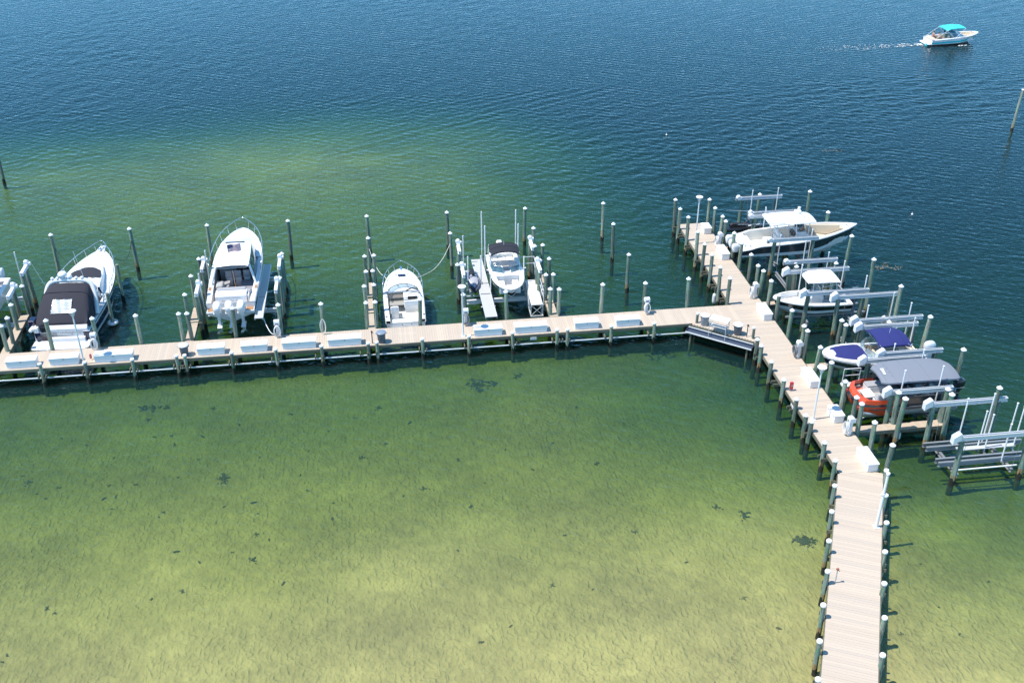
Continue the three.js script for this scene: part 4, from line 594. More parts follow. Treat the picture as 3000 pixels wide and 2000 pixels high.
// ---- express boat with three white outboards, on its lift, stern to the dock
{
  const o = boat('sport_cruiser', 'white hardtop sport boat with three white outboards raised on its lift', -10.85, 0.8, -67.45, PI / 2 - 0.01), H = form({ L: 10.9, W: 3.65, y0: 1.55, y1: 2.35, p: 2.6, q: 0.66, st: 0.93 });
  hull(o, H, { split2: 0.86, rail: paleGrey });
  well(o, H, 0.0, 0.60, 0.36, 0.72, { floor: teak, wall: gel, back: false }); deck(o, H, 0.58, 1, 0.16);
  part('stern_platform', [slab([[-0.55, -1.65], [0.5, -1.65], [0.5, 1.65], [-0.55, 1.65], [-0.55, 1.05], [-0.1, 0.95], [-0.1, -0.95], [-0.55, -1.05]], 1.0, 1.16, 0.03)], gel, o);
  for (const s of [-1, 1]) { part('teak_pad', slab([[-0.48, s * 1.08], [-0.48, s * 1.58], [0.28, s * 1.58], [0.28, s * 1.08]].sort((a, b) => 0), 1.16, 1.18), teak, o); part('side_teak', box(0.7, 0.02, 0.2, 2.2, 1.655, s * 1.62), teak, o); }
  for (const z of [-0.82, 0, 0.82]) outboard(o, -0.12, 0.95, z, gel, 1.25, -0.12);
  // aft seat block with the name on its back
  const a = part('aft_seat', [plate([[0.55, 0.72], [0.6, 1.75], [0.8, 1.9], [1.35, 1.9], [1.45, 0.72]], -1.1, 1.1, 0.05)], gel, o); part('seat_cover', [rbox(0.42, 0.24, 2.05, 1.42, 1.88, 0, 0.1), rbox(0.4, 0.5, 0.3, 1.3, 1.6, 1.2, 0.08)], vinylMid, a); part('side_wing', rbox(0.7, 0.9, 0.12, 1.0, 1.3, 1.2, 0.05), gel, a);
  label3(a, 'Seas the Day', 'italic 88px serif', '#6a7078', 1.35, 0.36, [0.535, 1.42, 0], -PI / 2, -0.05);
  for (const s of [-1, 1]) { const l = part('lounge', [plate([[2.2, 0.72], [2.2, 1.2], [3.9, 1.2], [3.9, 0.72]], s > 0 ? 0.55 : -1.4, s > 0 ? 1.4 : -0.55, 0.04)], gel, o); part('lounge_cushion', slab(s > 0 ? [[2.2, 0.85], [2.3, 1.4], [3.9, 1.4], [3.9, 0.4], [3.1, 0.4]] : [[2.2, -0.85], [3.1, -0.4], [3.9, -0.4], [3.9, -1.4], [2.3, -1.4]], 1.2, 1.34, 0.03), s > 0 ? std([0.27, 0.265, 0.30], 0.6) : vinylMid, l); }
  part('seat_wrap', [rbox(0.9, 0.5, 0.55, 2.75, 1.5, -1.0, 0.16)], std([0.42, 0.41, 0.40], 0.85), o);
  part('helm_console', [rbox(0.8, 1.25, 2.5, 5.2, 1.35, 0, 0.12)], vinylMid, o); part('dash_screen', box(0.04, 0.35, 1.0, 4.78, 1.85, 0.5), paneDark, o); for (const z of [-0.5, 0.15, 0.8]) seat(o, 'helm_chair', 4.3, 0.72, z, 0.5, 0.5, 0.8, vinylMid); part('table_post', rod([3.3, 0.72, 0], [3.0, 2.6, 0], 0.04, 8), chrome, o);
  // hardtop
  part('hardtop', skin([[2.75, 3.02, 1.12], [2.9, 3.13, 1.2], [4.6, 3.24, 1.2], [6.3, 3.22, 1.1], [7.1, 3.12, 0.98], [7.2, 3.02, 0.9]].flatMap(([x, y, w], i) => [[[x, y - 0.12, -w], [x, y - 0.02, -w * 1.02], [x, y + 0.04, -w * 0.85], [x, y + 0.08, 0], [x, y + 0.04, w * 0.85], [x, y - 0.02, w * 1.02], [x, y - 0.12, w]]]), 0.8), gel, o); part('hardtop_underside', slab([[2.76, -1.1], [6.3, -1.06], [7.15, -0.9], [7.15, 0.9], [6.3, 1.06], [2.76, 1.1]], 2.88, 2.91), paleGrey, o);
  part('sunroof', box(0.16, 0.02, 1.4, 6.25, 3.315, -0.05), paneDark, o);
  for (const s of [-1, 1]) { part('side_window', skin([[[3.4, 1.75, s * 1.5], [5.2, 1.75, s * 1.55], [7.6, 1.95, s * 1.25]], [[3.9, 2.95, s * 1.14], [5.4, 3.1, s * 1.15], [7.0, 3.05, s * 0.95]]]), paneDark, o); part('pillar', rod([2.6, 1.6, s * 1.6], [3.3, 2.98, s * 1.15], 0.09, 8), gel, o); part('cabin_side', skin([[[3.2, 1.6, s * 1.62], [5.2, 1.62, s * 1.66], [8.0, 1.9, s * 1.25]], [[3.4, 1.8, s * 1.52], [5.2, 1.8, s * 1.57], [7.7, 2.0, s * 1.25]]]), gel, o); }
  part('windshield', skin([[[7.6, 1.95, -1.25], [8.3, 2.15, -0.7], [8.5, 2.2, 0], [8.3, 2.15, 0.7], [7.6, 1.95, 1.25]], [[7.0, 3.05, -0.95], [7.18, 3.08, -0.5], [7.2, 3.1, 0], [7.18, 3.08, 0.5], [7.0, 3.05, 0.95]]]), gel, o);
  part('foredeck_hatch', rbox(0.3, 0.05, 0.75, 8.75, 2.33, 0.1, 0.02), paneDark, o); part('sun_pad', skin([[8.5, 2.24, 0.7], [8.9, 2.3, 0.66], [9.2, 2.28, 0.5]].map(([x, y, w]) => span(-1, 1, 5).map((k) => [x, y - 0.03 * k * k, k * w]))), std([0.58, 0.56, 0.56], 0.7), o);
  bowRail(o, H, 0.36, 0.75, 0.06, [0.42, 0.5, 0.6, 0.7, 0.8, 0.9, 0.97]);
  part('flag_staff', rod([3.9, 3.25, -0.25], [3.7, 4.35, -0.25], 0.015, 5), chrome, o);
  const ft = canvasTex(256, 136, (c, w, h) => { for (let k = 0; k < 13; k++) { c.fillStyle = k % 2 ? '#f2f2f2' : '#b02030'; c.fillRect(0, k * h / 13, w, h / 13 + 1); } c.fillStyle = '#26305e'; c.fillRect(0, 0, w * 0.42, h * 7 / 13); c.fillStyle = '#e8e8f0'; for (let j = 0; j < 5; j++) for (let i = 0; i < 6; i++) c.fillRect(8 + i * 17, 7 + j * 14, 4, 4); });
  const fg = new THREE.PlaneGeometry(0.95, 0.55, 14, 6), fp = fg.attributes.position; for (let i = 0; i < fp.count; i++) fp.setZ(i, 0.06 * Math.sin(fp.getX(i) * 9 + fp.getY(i) * 3)); fg.computeVertexNormals();
  const fl = part('flag', fg, std([1, 1, 1], 0.8, { map: ft }), o); fl.position.set(3.75, 4.02, 0.22); fl.rotation.y = -PI / 2 + 0.15; fl.userData.label = 'small flag with stripes and a starred blue corner';
}
// ---- white cabin boat afloat between two mooring lines, stern to the dock
{
  const o = boat('express_boat', 'white open-cockpit cabin boat moored afloat with its stern to the dock', 1.33, -0.5, -65.62, PI / 2), H = form({ L: 7.3, W: 2.92, y0: 1.35, y1: 1.95, p: 2.9, q: 0.62, st: 0.96 });
  hull(o, H, { rail: paleGrey }); deck(o, H, 0.55, 1, 0.15); well(o, H, 0.04, 0.60, 0.30, 0.72, { wall: gelCream, floor: gelCream });
  part('swim_platform', [slab([[-0.75, -0.85], [-0.75, 0.95], [0.05, 1.3], [0.05, -1.3]], 0.72, 0.84, 0.04)], gel, o); part('stern_block', [plate([[-0.05, 0.7], [0.0, 1.38], [0.5, 1.4], [0.75, 1.1], [0.75, 0.72]], -0.95, 1.0, 0.05)], gel, o); part('grab_rail', tube([[-0.03, 1.3, -0.15], [-0.1, 1.33, -0.1], [-0.1, 1.33, 0.35], [-0.03, 1.3, 0.4]], 0.015, 12, 5), chrome, o); for (const [z, y] of [[-0.2, 1.0], [0.05, 1.0], [-0.25, 1.2], [0.4, 1.2]]) part('stern_light', cyl(0.03, 0.03, 0.03, 0, 0, 0, 8).rotateZ(PI / 2).translate(-0.06, y, z), black, o);
  seat(o, 'port_seat', 2.1, 0.72, -0.72, 0.6, 0.85, 0.5, vinylWhite); part('seat_towel', rbox(0.5, 0.2, 0.45, 2.2, 1.32, -0.7, 0.08), std([0.6, 0.6, 0.66], 0.9), o);
  seat(o, 'double_helm_seat', 2.55, 0.72, 0.55, 1.1, 0.6, 0.62, vinylWhite); part('engine_hatch', rbox(0.85, 0.3, 1.1, 1.55, 0.9, 0.55, 0.06), gelCream, o); part('towel', box(0.1, 0.02, 0.5, 2.3, 1.5, 0.55), std([0.35, 0.45, 0.65], 0.9), o);
  part('dash', [plate([[3.35, 0.9], [3.3, 1.45], [3.55, 1.62], [4.3, 1.66], [4.3, 0.9]], 0.0, 1.15, 0.05)], gel, o); part('instrument_panel', box(0.05, 0.2, 0.7, 3.3, 1.55, 0.65), black, o); part('steering_wheel', new THREE.TorusGeometry(0.18, 0.022, 6, 18).rotateY(PI / 2).rotateZ(0.4).translate(3.18, 1.5, 0.6), black, o);
  part('companionway', [box(0.9, 0.03, 1.15, 3.2, 1.28, -0.5)], std([0.36, 0.34, 0.30], 0.6), o); part('companionway_side', box(0.5, 0.05, 1.1, 3.7, 1.5, -0.5), std([0.22, 0.2, 0.18], 0.4), o);
  windshield(o, [[3.5, 1.62, -1.25], [4.3, 1.66, -1.05], [4.75, 1.72, -0.35], [4.75, 1.72, 0.35], [4.3, 1.66, 1.05], [3.5, 1.62, 1.25]], 0.42, 0.35, pane, black); part('top_bar', rod([3.35, 2.05, -1.15], [3.35, 2.05, 1.15], 0.03, 6), chrome, o); part('windshield_bag', tube([[3.75, 1.9, 0.2], [3.95, 2.0, 0.7], [3.75, 1.98, 1.1]], 0.05, 14, 6), black, o);
  part('deck_hatch', rbox(0.28, 0.04, 0.55, 6.1, 2.02, 0, 0.015), std([0.02, 0.03, 0.09], 0.3), o); for (const z of [-0.42, 0.42]) part('cleat', [rod([6.25, 1.98, z - 0.1], [6.25, 1.98, z + 0.1], 0.025, 6), box(0.08, 0.06, 0.06, 6.25, 1.94, z)], chrome, o); part('anchor_roller', [box(0.6, 0.08, 0.14, 7.2, 2.03, 0), cyl(0.05, 0.05, 0.2, 7.35, 2.12, 0, 8).rotateX(0.4)], chrome, o);
  bowRail(o, H, 0.60, 0.55, 0.04, [0.68, 0.78, 0.88, 0.96]); for (const s of [-1, 1]) part('side_vent', box(0.16, 0.03, 0.1, 0.9, 1.42, s * 1.33), black, o);
}
// ---- runabouts
function runabout(o, { L = 6.9, W = 2.5, y0 = 1.05, y1 = 1.4, side = gelBlack, canvas = canvasBlack, topX = [1.3, 3.3], topY = 2.75, cover = null, windX = 0.55, upholst = vinylWhite, glass = paneBlue, motor = 'out', motorMat = gel, split = 0.12, split2 = 0.62, arch = 0.16 }) {
  const H = form({ L, W, y0, y1, p: 3.0, q: 0.6, st: 0.94 }); hull(o, H, { side, split, split2, rail: gel });
  const w = L * windX, sole = 0.42; well(o, H, 0.05, windX, 0.28, sole, { wall: upholst });
  if (cover) { deck(o, H, windX, 1, 0.12); part('bow_cover', skin(bowU(windX + 0.02, 0.90, 10).map((u) => span(-1, 1, 9).map((k) => [L * u, H.sheer(u) + 0.09 + 0.17 * (1 - k * k) * sm(0.93, 0.7, u), k * Math.max(0.05, H.half(u) - 0.27)])), 1), cover, o); }
  else { deck(o, H, windX - 0.02, windX + 0.10, 0.05, gel, 'side_dash'); well(o, H, windX + 0.09, 0.90, 0.36, sole + 0.12, { wall: upholst, tag: 'bow' }); deck(o, H, 0.895, 1, 0.06); for (const s of [-1, 1]) bench(o, 'bow_seat', L * (windX + 0.2), sole + 0.1, s * 0.52, 0.5, L * 0.2, 0.32, upholst, 0, 0, 1); part('bow_sole', box(L * 0.34, 0.02, 0.42, L * (windX + 0.12), sole + 0.155, 0), std([0.42, 0.42, 0.46], 0.8), o); }
  for (const s of [-1, 1]) part('console', [plate([[w - 0.15, sole], [w - 0.35, 0.95], [w - 0.2, H.sheer(windX) + 0.12], [w + 0.3, H.sheer(windX) + 0.12], [w + 0.3, sole]], s > 0 ? 0.26 : -1.05, s > 0 ? 1.05 : -0.26, 0.04)], gel, o);
  const y = H.sheer(windX) + 0.06, hw = H.half(windX) - 0.14;
  windshield(o, [[w - 1.0, y, -hw], [w - 0.1, y, -hw * 0.94], [w + 0.28, y, -hw * 0.28]], 0.46, 0.28, glass, chrome); windshield(o, [[w - 1.0, y, hw], [w - 0.1, y, hw * 0.94], [w + 0.28, y, hw * 0.28]], 0.46, 0.28, glass, chrome);
  part('steering_wheel', new THREE.TorusGeometry(0.17, 0.022, 6, 16).rotateY(PI / 2).rotateZ(0.4).translate(w - 0.5, 1.15, 0.62), black, o);
  seat(o, 'helm_seat', w - 1.15, sole, 0.6, 0.5, 0.5, 0.45, upholst); seat(o, 'passenger_seat', w - 1.15, sole, -0.6, 0.5, 0.5, 0.45, upholst); bench(o, 'stern_bench', 0.75, sole, 0, W - 0.75, 0.6, 0.4, upholst, 0.35, 0, 3); part('sun_pad', rbox(0.5, 0.12, W - 0.6, 0.3, y0 + 0.02, 0, 0.05), upholst, o);
  part('swim_platform', slab([[-0.7, -W * 0.3], [-0.55, -W * 0.42], [0.05, -W * 0.45], [0.05, W * 0.45], [-0.55, W * 0.42], [-0.7, W * 0.3]], 0.48, 0.57, 0.03), gel, o);
  if (motor === 'out') outboard(o, -0.35, 0.62, 0, motorMat, 1.12, 0.15, motorMat);
  if (canvas) { const [a, b] = topX, tw = W * 0.44; bimini(o, [[a, topY - 0.16, tw * 0.96], [mix(a, b, 0.22), topY, tw], [mix(a, b, 0.6), topY + 0.03, tw], [b, topY - 0.05, tw * 0.97]], arch, canvas); bars(o, both([[[mix(a, b, 0.5), y0, W / 2 - 0.12], [a, topY - 0.25, tw * 0.96]], [[mix(a, b, 0.5), y0, W / 2 - 0.12], [b, topY - 0.2, tw * 0.97]], [[0.2, y0, W / 2 - 0.2], [a + 0.3, topY - 0.2, tw]]]), 0.02, alu); part('stern_light_post', rod([mix(a, b, 0.5), topY, 0], [mix(a, b, 0.5), topY + 0.35, 0], 0.014, 5), white, o); }
  return H;
}
runabout(boat('bowrider', 'white bowrider with black bimini top on a lift, bow to the dock', 9.1, 0.95, -73.5, -PI / 2), { L: 6.75, W: 2.5, y0: 1.1, y1: 1.35, side: gelBlack, topX: [1.2, 3.0], topY: 2.7, motorMat: gelCream, split2: 0.55 });
runabout(boat('bowrider', 'white and navy bowrider with blue bimini and blue bow cover on a lift', 34.45, 0.95, -55.25, PI), { L: 6.6, W: 2.55, side: gelBlue, canvas: canvasBlue, cover: canvasBlue, topX: [1.15, 3.35], topY: 2.6, upholst: vinylCream, motorMat: phys([0.6, 0.66, 0.72], 0.3), windX: 0.56, glass: pane, split2: 0.66 });
{
  const o = boat('bowrider', 'white and turquoise speedboat with turquoise bimini cruising across the bay', 73.9, -0.3, -132.6, 0.06); o.rotation.z = 0.02;
  runabout(o, { L: 7.2, W: 2.5, y0: 1.05, y1: 1.4, side: gel, canvas: canvasAqua, topX: [1.9, 4.6], topY: 2.5, motor: 'none', arch: 0.08, upholst: vinylCream, split: 0.2, split2: 0.98 });
  const H = form({ L: 7.2, W: 2.52, y0: 1.05, y1: 1.4, p: 3.0, q: 0.6, st: 0.94 }); part('stripe', H.band(0.12, 0.5, 3), canvasAqua, o); part('stern_pad', box(0.12, 0.3, 0.5, -0.62, 0.45, 0.75), canvasAqua, o);
}
// ---- centre consoles
function console1(o, { L, W, y0, y1, side, drop = 0, topX, topY, topW, consX, upholst = vinylWhite, topMat = gel, split = 0.22, split2 = 0.85, big = false }) {
  const H = form({ L, W, y0, y1, drop, p: big ? 2.0 : 2.4, q: big ? 0.85 : 0.72, st: 0.94, rake: 0.13 }); hull(o, H, { side, split, split2, rail: gel });
  const sole = y0 * 0.52; well(o, H, 0.07, 0.93, 0.26, sole, { wall: gelCream, floor: nonskid }); deck(o, H, 0.92, 1, 0.05); deck(o, H, 0, 0.075, 0.02, gel, 'aft_deck');
  // bow seats and cushions in a U
  for (const s of [-1, 1]) { const us = bowU(0.62, 0.87, 8), inn = (u) => Math.max(0.05, Math.min(H.half(u) - 0.30, H.halfAt(u, sole + 0.3) - 0.04)); const st = part('bow_bench', skin(us.map((u) => [[L * u, sole, s * Math.max(0.02, inn(u) - 0.5)], [L * u, sole + 0.42, s * Math.max(0.02, inn(u) - 0.5)], [L * u, sole + 0.44, s * inn(u)]]), 0.5), upholst, o); part('bow_backrest', skin(us.map((u) => [[L * u, sole + 0.5, s * (inn(u) - 0.12)], [L * u, H.sheer(u) - 0.02, s * (inn(u) - 0.05)], [L * u, H.sheer(u) + 0.02, s * inn(u)]]), 0.5), upholst, st); }
  const c = consX, ch = big ? 1.35 : 1.1, cw = big ? 1.25 : 0.85;
  part('console', [plate([[c - 0.35, sole], [c - 0.5, sole + ch * 0.72], [c - 0.3, sole + ch], [c + 0.35, sole + ch], [c + 0.8, sole + ch * 0.55], [c + 0.9, sole]], -cw / 2, cw / 2, 0.06)], gel, o); part('dash', box(0.05, 0.4, cw * 0.8, c - 0.48, sole + ch * 0.8, 0), paneDark, o); part('console_window', [box(0.3, 0.1, 0.02, c + 0.35, sole + ch * 0.55, cw / 2 + 0.005)], paneDark, o);
  part('steering_wheel', new THREE.TorusGeometry(0.19, 0.022, 6, 16).rotateY(PI / 2).rotateZ(0.3).translate(c - 0.62, sole + ch * 0.75, 0), black, o);
  windshield(o, [[c - 0.1, sole + ch - 0.02, -cw / 2 + 0.05], [c + 0.38, sole + ch - 0.02, -cw / 4], [c + 0.38, sole + ch - 0.02, cw / 4], [c - 0.1, sole + ch - 0.02, cw / 2 - 0.05]], topY - sole - ch - 0.25, 0.25, big ? paneDark : pane, black);
  part('console_seat', [rbox(0.5, 0.42, cw * 0.9, c + 1.15, sole + 0.22, 0, 0.06), rbox(0.5, 0.1, cw * 0.9, c + 1.15, sole + 0.47, 0, 0.04)], gel, o);
  const ln = part('leaning_post', [rbox(0.55, 0.85, cw, c - 1.55, sole + 0.43, 0, 0.06)], gel, o); for (const z of big ? [-0.45, 0, 0.45] : [-0.2, 0.2]) part('helm_cushion', [rbox(0.45, 0.14, cw / (big ? 3.3 : 2.3), c - 1.5, sole + 0.92, z, 0.05), rbox(0.12, 0.45, cw / (big ? 3.3 : 2.3), c - 1.75, sole + 1.15, z, 0.05)], big ? vinylWhite : vinylMid, ln);
  const [a, b] = topX, t = part('t_top', skin([[a - 0.03, topY - 0.08, topW * 0.46], [a, topY, topW * 0.48], [mix(a, b, 0.3), topY + 0.05, topW * 0.5], [mix(a, b, 0.75), topY + 0.05, topW * 0.48], [b - 0.2, topY, topW * 0.42], [b, topY - 0.04, topW * 0.34], [b + 0.02, topY - 0.1, topW * 0.32]].map(([x, y, w]) => [[x, y - 0.1, 0], [x, y - 0.1, -w], [x, y - 0.03, -w * 1.02], [x, y, -w * 0.9], [x, y + 0.04, 0], [x, y, w * 0.9], [x, y - 0.03, w * 1.02], [x, y - 0.1, w], [x, y - 0.1, 0]]), 0.7), topMat, o);
  bars(o, both([[[c - 0.3, sole, cw / 2 + 0.1], [mix(a, b, 0.55), topY - 0.08, topW * 0.4]], [[c + 0.45, sole, cw / 2 + 0.1], [mix(a, b, 0.85), topY - 0.08, topW * 0.38]], [[c - 1.7, sole, cw / 2 + 0.02], [mix(a, b, 0.12), topY - 0.08, topW * 0.42]], [[c - 0.3, topY - 0.6, cw / 2 + 0.1], [mix(a, b, 0.12), topY - 0.3, topW * 0.4]]]), big ? 0.035 : 0.028, gel, 't_top_leg');
  return { H, t, sole };
}
{
  const o = boat('centre_console_boat', 'large centre console boat with black hull and white hard top on a lift', 27.75, 0.85, -72.55, 0.0), { t, sole } = console1(o, { L: 9.8, W: 3.2, y0: 1.55, y1: 2.3, side: gelSteel, drop: 0.28, topX: [2.3, 6.0], topY: 3.15, topW: 2.35, consX: 5.0, upholst: vinylCream, big: true, split: 0.25, split2: 0.88 });
  part('t_top_hatch', rbox(0.6, 0.03, 0.5, 3.75, 3.215, 0, 0.01), std([0.05, 0.055, 0.12], 0.3), t); part('radar', [cyl(0.28, 0.3, 0.18, 5.0, 3.32, -0.7, 16), cyl(0.12, 0.12, 0.4, 5.2, 3.4, -0.95, 10)], gel, t); part('light_bar', rod([5.2, 3.32, -0.5], [5.2, 3.32, 0.3], 0.035, 6), gel, t); part('anchor_light', rod([2.6, 3.1, -1.0], [2.5, 3.75, -1.0], 0.015, 5), gel, t);
  for (const z of [-0.8, 0, 0.8]) outboard(o, 0.05, 0.8, z, gel, 0.85, 0, gelBlack); bench(o, 'stern_bench', 0.95, sole, 0, 2.3, 0.5, 0.4, vinylWhite, 0.3, 0, 3); part('livewell', [rbox(0.45, 0.7, 1.9, 0.55, 1.2, 0, 0.06)], gel, o); part('side_door', box(0.5, 0.45, 0.02, 3.0, 1.15, -1.33), paneDark, o); part('cooler_pad', rbox(0.55, 0.1, 1.2, 2.6, sole + 0.5, 0, 0.04), vinylWhite, o); part('rocket_launcher', rbox(0.5, 0.5, 1.3, 2.6, sole + 0.25, 0, 0.05), gel, o); for (const z of [-1.1, 1.1]) part('outrigger', rod([3.4, 3.2, z], [-0.6, 3.5, z * 1.25], 0.02, 5), chrome, o);
  part('hatch_pattern', box(0.5, 0.01, 0.3, 2.0, sole + 0.012, 0.6), std([0.5, 0.48, 0.5], 0.8), o); part('ladder', tube([[0.1, 1.32, 0.9], [0.2, 1.55, 0.9], [0.3, 1.55, 1.1], [0.3, 1.3, 1.15]], 0.02, 14, 5), chrome, o);
}
{
  const o = boat('centre_console_boat', 'small centre console boat with white soft top and black hull side on a lift', 33.05, 0.75, -63.4, PI), { t, sole } = console1(o, { L: 5.6, W: 2.3, y0: 1.05, y1: 1.4, side: gelBlack, topX: [1.15, 3.35], topY: 2.85, topW: 1.95, consX: 2.4, split: 0.3, split2: 0.8, topMat: std([0.80, 0.79, 0.76], 0.7) });
  outboard(o, -0.1, 0.72, 0, phys([0.13, 0.14, 0.18], 0.25), 1.1, 0.0); part('cooler', [rbox(0.45, 0.4, 0.7, 0.75, sole + 0.2, 0, 0.05), rbox(0.47, 0.07, 0.72, 0.75, sole + 0.43, 0, 0.03)], gel, o); part('bow_cushion', rbox(0.8, 0.14, 0.7, 4.2, sole + 0.45, 0, 0.05), vinylWhite, o);
}
{
  const o = boat('centre_console_boat', 'half-hidden white outboard boat with hard top on a lift, bow to the dock', -28.5, 0.9, -73.2, -PI / 2 - 0.02), { sole } = console1(o, { L: 8.2, W: 3.0, y0: 1.6, y1: 2.1, side: gel, topX: [1.2, 4.2], topY: 3.2, topW: 2.2, consX: 3.4, split2: 0.95 });
  outboard(o, -0.1, 1.1, -0.55, gel, 1.1); outboard(o, -0.1, 1.1, 0.55, gel, 1.1); bench(o, 'stern_bench', 0.9, sole, 0, 2.2, 0.5, 0.5, vinylMid, 0.3, 0, 2);
}
// ---- pontoon boat with orange-red nose
{
  const o = boat('pontoon_boat', 'pontoon boat with orange-red nose and grey bimini raised on its lift', 34.5, 0.9, -50.98, PI), red = phys([0.78, 0.085, 0.025], 0.3, { clearcoat: 0.5 }), silver = std([0.55, 0.56, 0.58], 0.32, { metalness: 0.6 });
  for (const z of [-0.92, 0, 0.92]) { const pt = part('pontoon', [cyl(0.31, 0.31, 5.4, 0, 0, 0, 20).rotateZ(PI / 2).translate(2.7, 0.31, z), skin([[5.4, 0.31, 0.31], [5.8, 0.33, 0.27], [6.1, 0.40, 0.17], [6.22, 0.46, 0.02]].map(([x, y, r]) => Array.from({ length: 16 }, (_, k) => [x, y + r * Math.sin(k / 8 * PI), z + r * Math.cos(k / 8 * PI)])), 0.8, false, true)], silver, o); part('keel_fin', box(5.2, 0.1, 0.05, 2.8, -0.02, z), black, pt); }
  part('deck', slab([[0, -1.25], [5.4, -1.25], [6.0, -0.9], [6.1, 0], [6.0, 0.9], [5.4, 1.25], [0, 1.25]], 0.64, 0.74), std([0.40, 0.40, 0.41], 0.8), o); part('deck_trim', tube([[0, 0.69, -1.27], [5.4, 0.69, -1.27], [6.02, 0.69, -0.9], [6.12, 0.69, 0], [6.02, 0.69, 0.9], [5.4, 0.69, 1.27], [0, 0.69, 1.27]], 0.05, 60, 6), black, o);
  // fence panels and the nose shell
  for (const s of [-1, 1]) { part('side_panel', skin([[[0.15, 0.74, s * 1.24], [4.5, 0.74, s * 1.24]], [[0.15, 1.42, s * 1.24], [4.5, 1.42, s * 1.24]]]), gelSteel, o); part('side_rail', rod([0.15, 1.45, s * 1.24], [4.4, 1.45, s * 1.24], 0.03, 6), s > 0 ? charcoal : charcoal, o); part('lower_flash', skin([[[0.1, 0.42, s * 1.27], [4.3, 0.42, s * 1.27]], [[0.1, 0.7, s * 1.27], [4.6, 0.7, s * 1.27]]]), silver, o); }
  const nose = (y, k) => [[3.95, y, 1.26], [4.6, y, 1.26], [5.4, y, 1.25], [6.1, y, 1.08], [6.34, y, 0.6], [6.4, y, 0]].map(([x, yy, z]) => [x - k * 0.4, yy, z]).flatMap((p, i, a) => [p]).concat([[6.34, y, -0.6], [6.1, y, -1.08], [5.4, y, -1.25], [4.6, y, -1.26], [3.95, y, -1.26]].map(([x, yy, z]) => [x - k * 0.4, yy, z]));
  const shell = part('nose_shell', skin([nose(0.22, 0.9), nose(0.42, 0.1), nose(0.84, -0.2)]), red, o); part('nose_band', skin([nose(0.84, -0.2), nose(1.03, 0.0)]), gelSteel, shell);
  part('nose_wing', skin([nose(1.03, 0.0), nose(1.22, 0.1), nose(1.32, 0.3)]), red, shell); part('nose_cap', skin([nose(1.32, 0.3), nose(1.33, 0.75)]), red, shell);
  for (const s of [-1, 1]) { part('headlight', box(0.35, 0.1, 0.05, 5.55, 0.9, s * 1.12).rotateY(0), paleGrey, shell); part('nose_fang', plate([[5.1, 0.45], [6.3, 0.62], [6.5, 0.85], [6.1, 0.8], [5.2, 0.78]], s > 0 ? 0.95 : -1.05, s > 0 ? 1.05 : -0.95, 0.02), red, shell); }
  // seating: bow lounges, helm, stern lounge
  bench(o, 'bow_lounge', 4.4, 0.74, 0.82, 0.62, 1.6, 0.38, vinylMid, 0, 0, 1); bench(o, 'bow_lounge', 4.55, 0.74, -0.82, 1.5, 0.62, 0.38, vinylMid, 0.5, PI / 2, 3).rotation.y = -PI / 2; bench(o, 'bow_lounge_back', 3.4, 0.74, -0.75, 0.8, 0.7, 0.4, vinylGrey, 0.5, 0, 1); part('bow_pad', rbox(0.7, 0.1, 0.9, 5.35, 1.0, 0.1, 0.03), vinylWhite, o);
  part('helm_console', [rbox(0.6, 1.0, 0.8, 2.7, 1.25, 0.75, 0.1)], gelSteel, o); part('helm_screen', pane === 0 ? null : skin([[[2.9, 1.72, 0.4], [2.9, 1.72, 1.1]], [[2.75, 2.0, 0.45], [2.75, 2.0, 1.05]]]), paneBlue, o); part('steering_wheel', new THREE.TorusGeometry(0.17, 0.02, 6, 16).rotateY(PI / 2).rotateZ(0.4).translate(2.3, 1.65, 0.75), black, o); seat(o, 'captain_chair', 1.8, 0.74, 0.7, 0.55, 0.55, 0.45, vinylGrey); seat(o, 'captain_chair', 1.8, 0.74, -0.6, 0.55, 0.55, 0.45, vinylWhite); bench(o, 'stern_lounge', 0.6, 0.74, 0, 2.2, 0.6, 0.4, vinylMid, 0.4, 0, 3);
  const tp = bimini(o, [[0.1, 2.50, 0.92], [0.4, 2.58, 1.14], [1.1, 2.66, 1.22], [2.2, 2.7, 1.24], [3.3, 2.7, 1.22], [4.3, 2.66, 1.2], [4.85, 2.58, 1.05], [5.08, 2.52, 0.82]], 0.09, canvasGrey, 0.1);
  part('logo_strip', [-0.30, -0.18, -0.05, 0.06, 0.17, 0.28].map((z, k) => box(0.13 + 0.03 * (k % 2), 0.004, 0.10, 4.72 - 0.02 * k, 2.63 - 0.09 * z * z, z)), white, tp); part('logo_strip_back', box(0.1, 0.003, 0.66, 4.70, 2.622, 0), white, tp); for (const z of [-0.6, -0.2, 0.2, 0.6]) part('snap', cyl(0.02, 0.02, 0.01, 4.4, 2.665 - 0.13 * z * z, z, 6), black, tp);
  bars(o, both([[[2.3, 1.45, 1.22], [4.4, 2.45, 1.1]], [[2.3, 1.45, 1.22], [0.4, 2.35, 1.05]], [[3.0, 1.45, 1.22], [2.4, 2.5, 1.22]]]), 0.024, charcoal); outboard(o, -0.1, 0.75, 0, gelBlack, 1.0, 0, gelBlack);
}
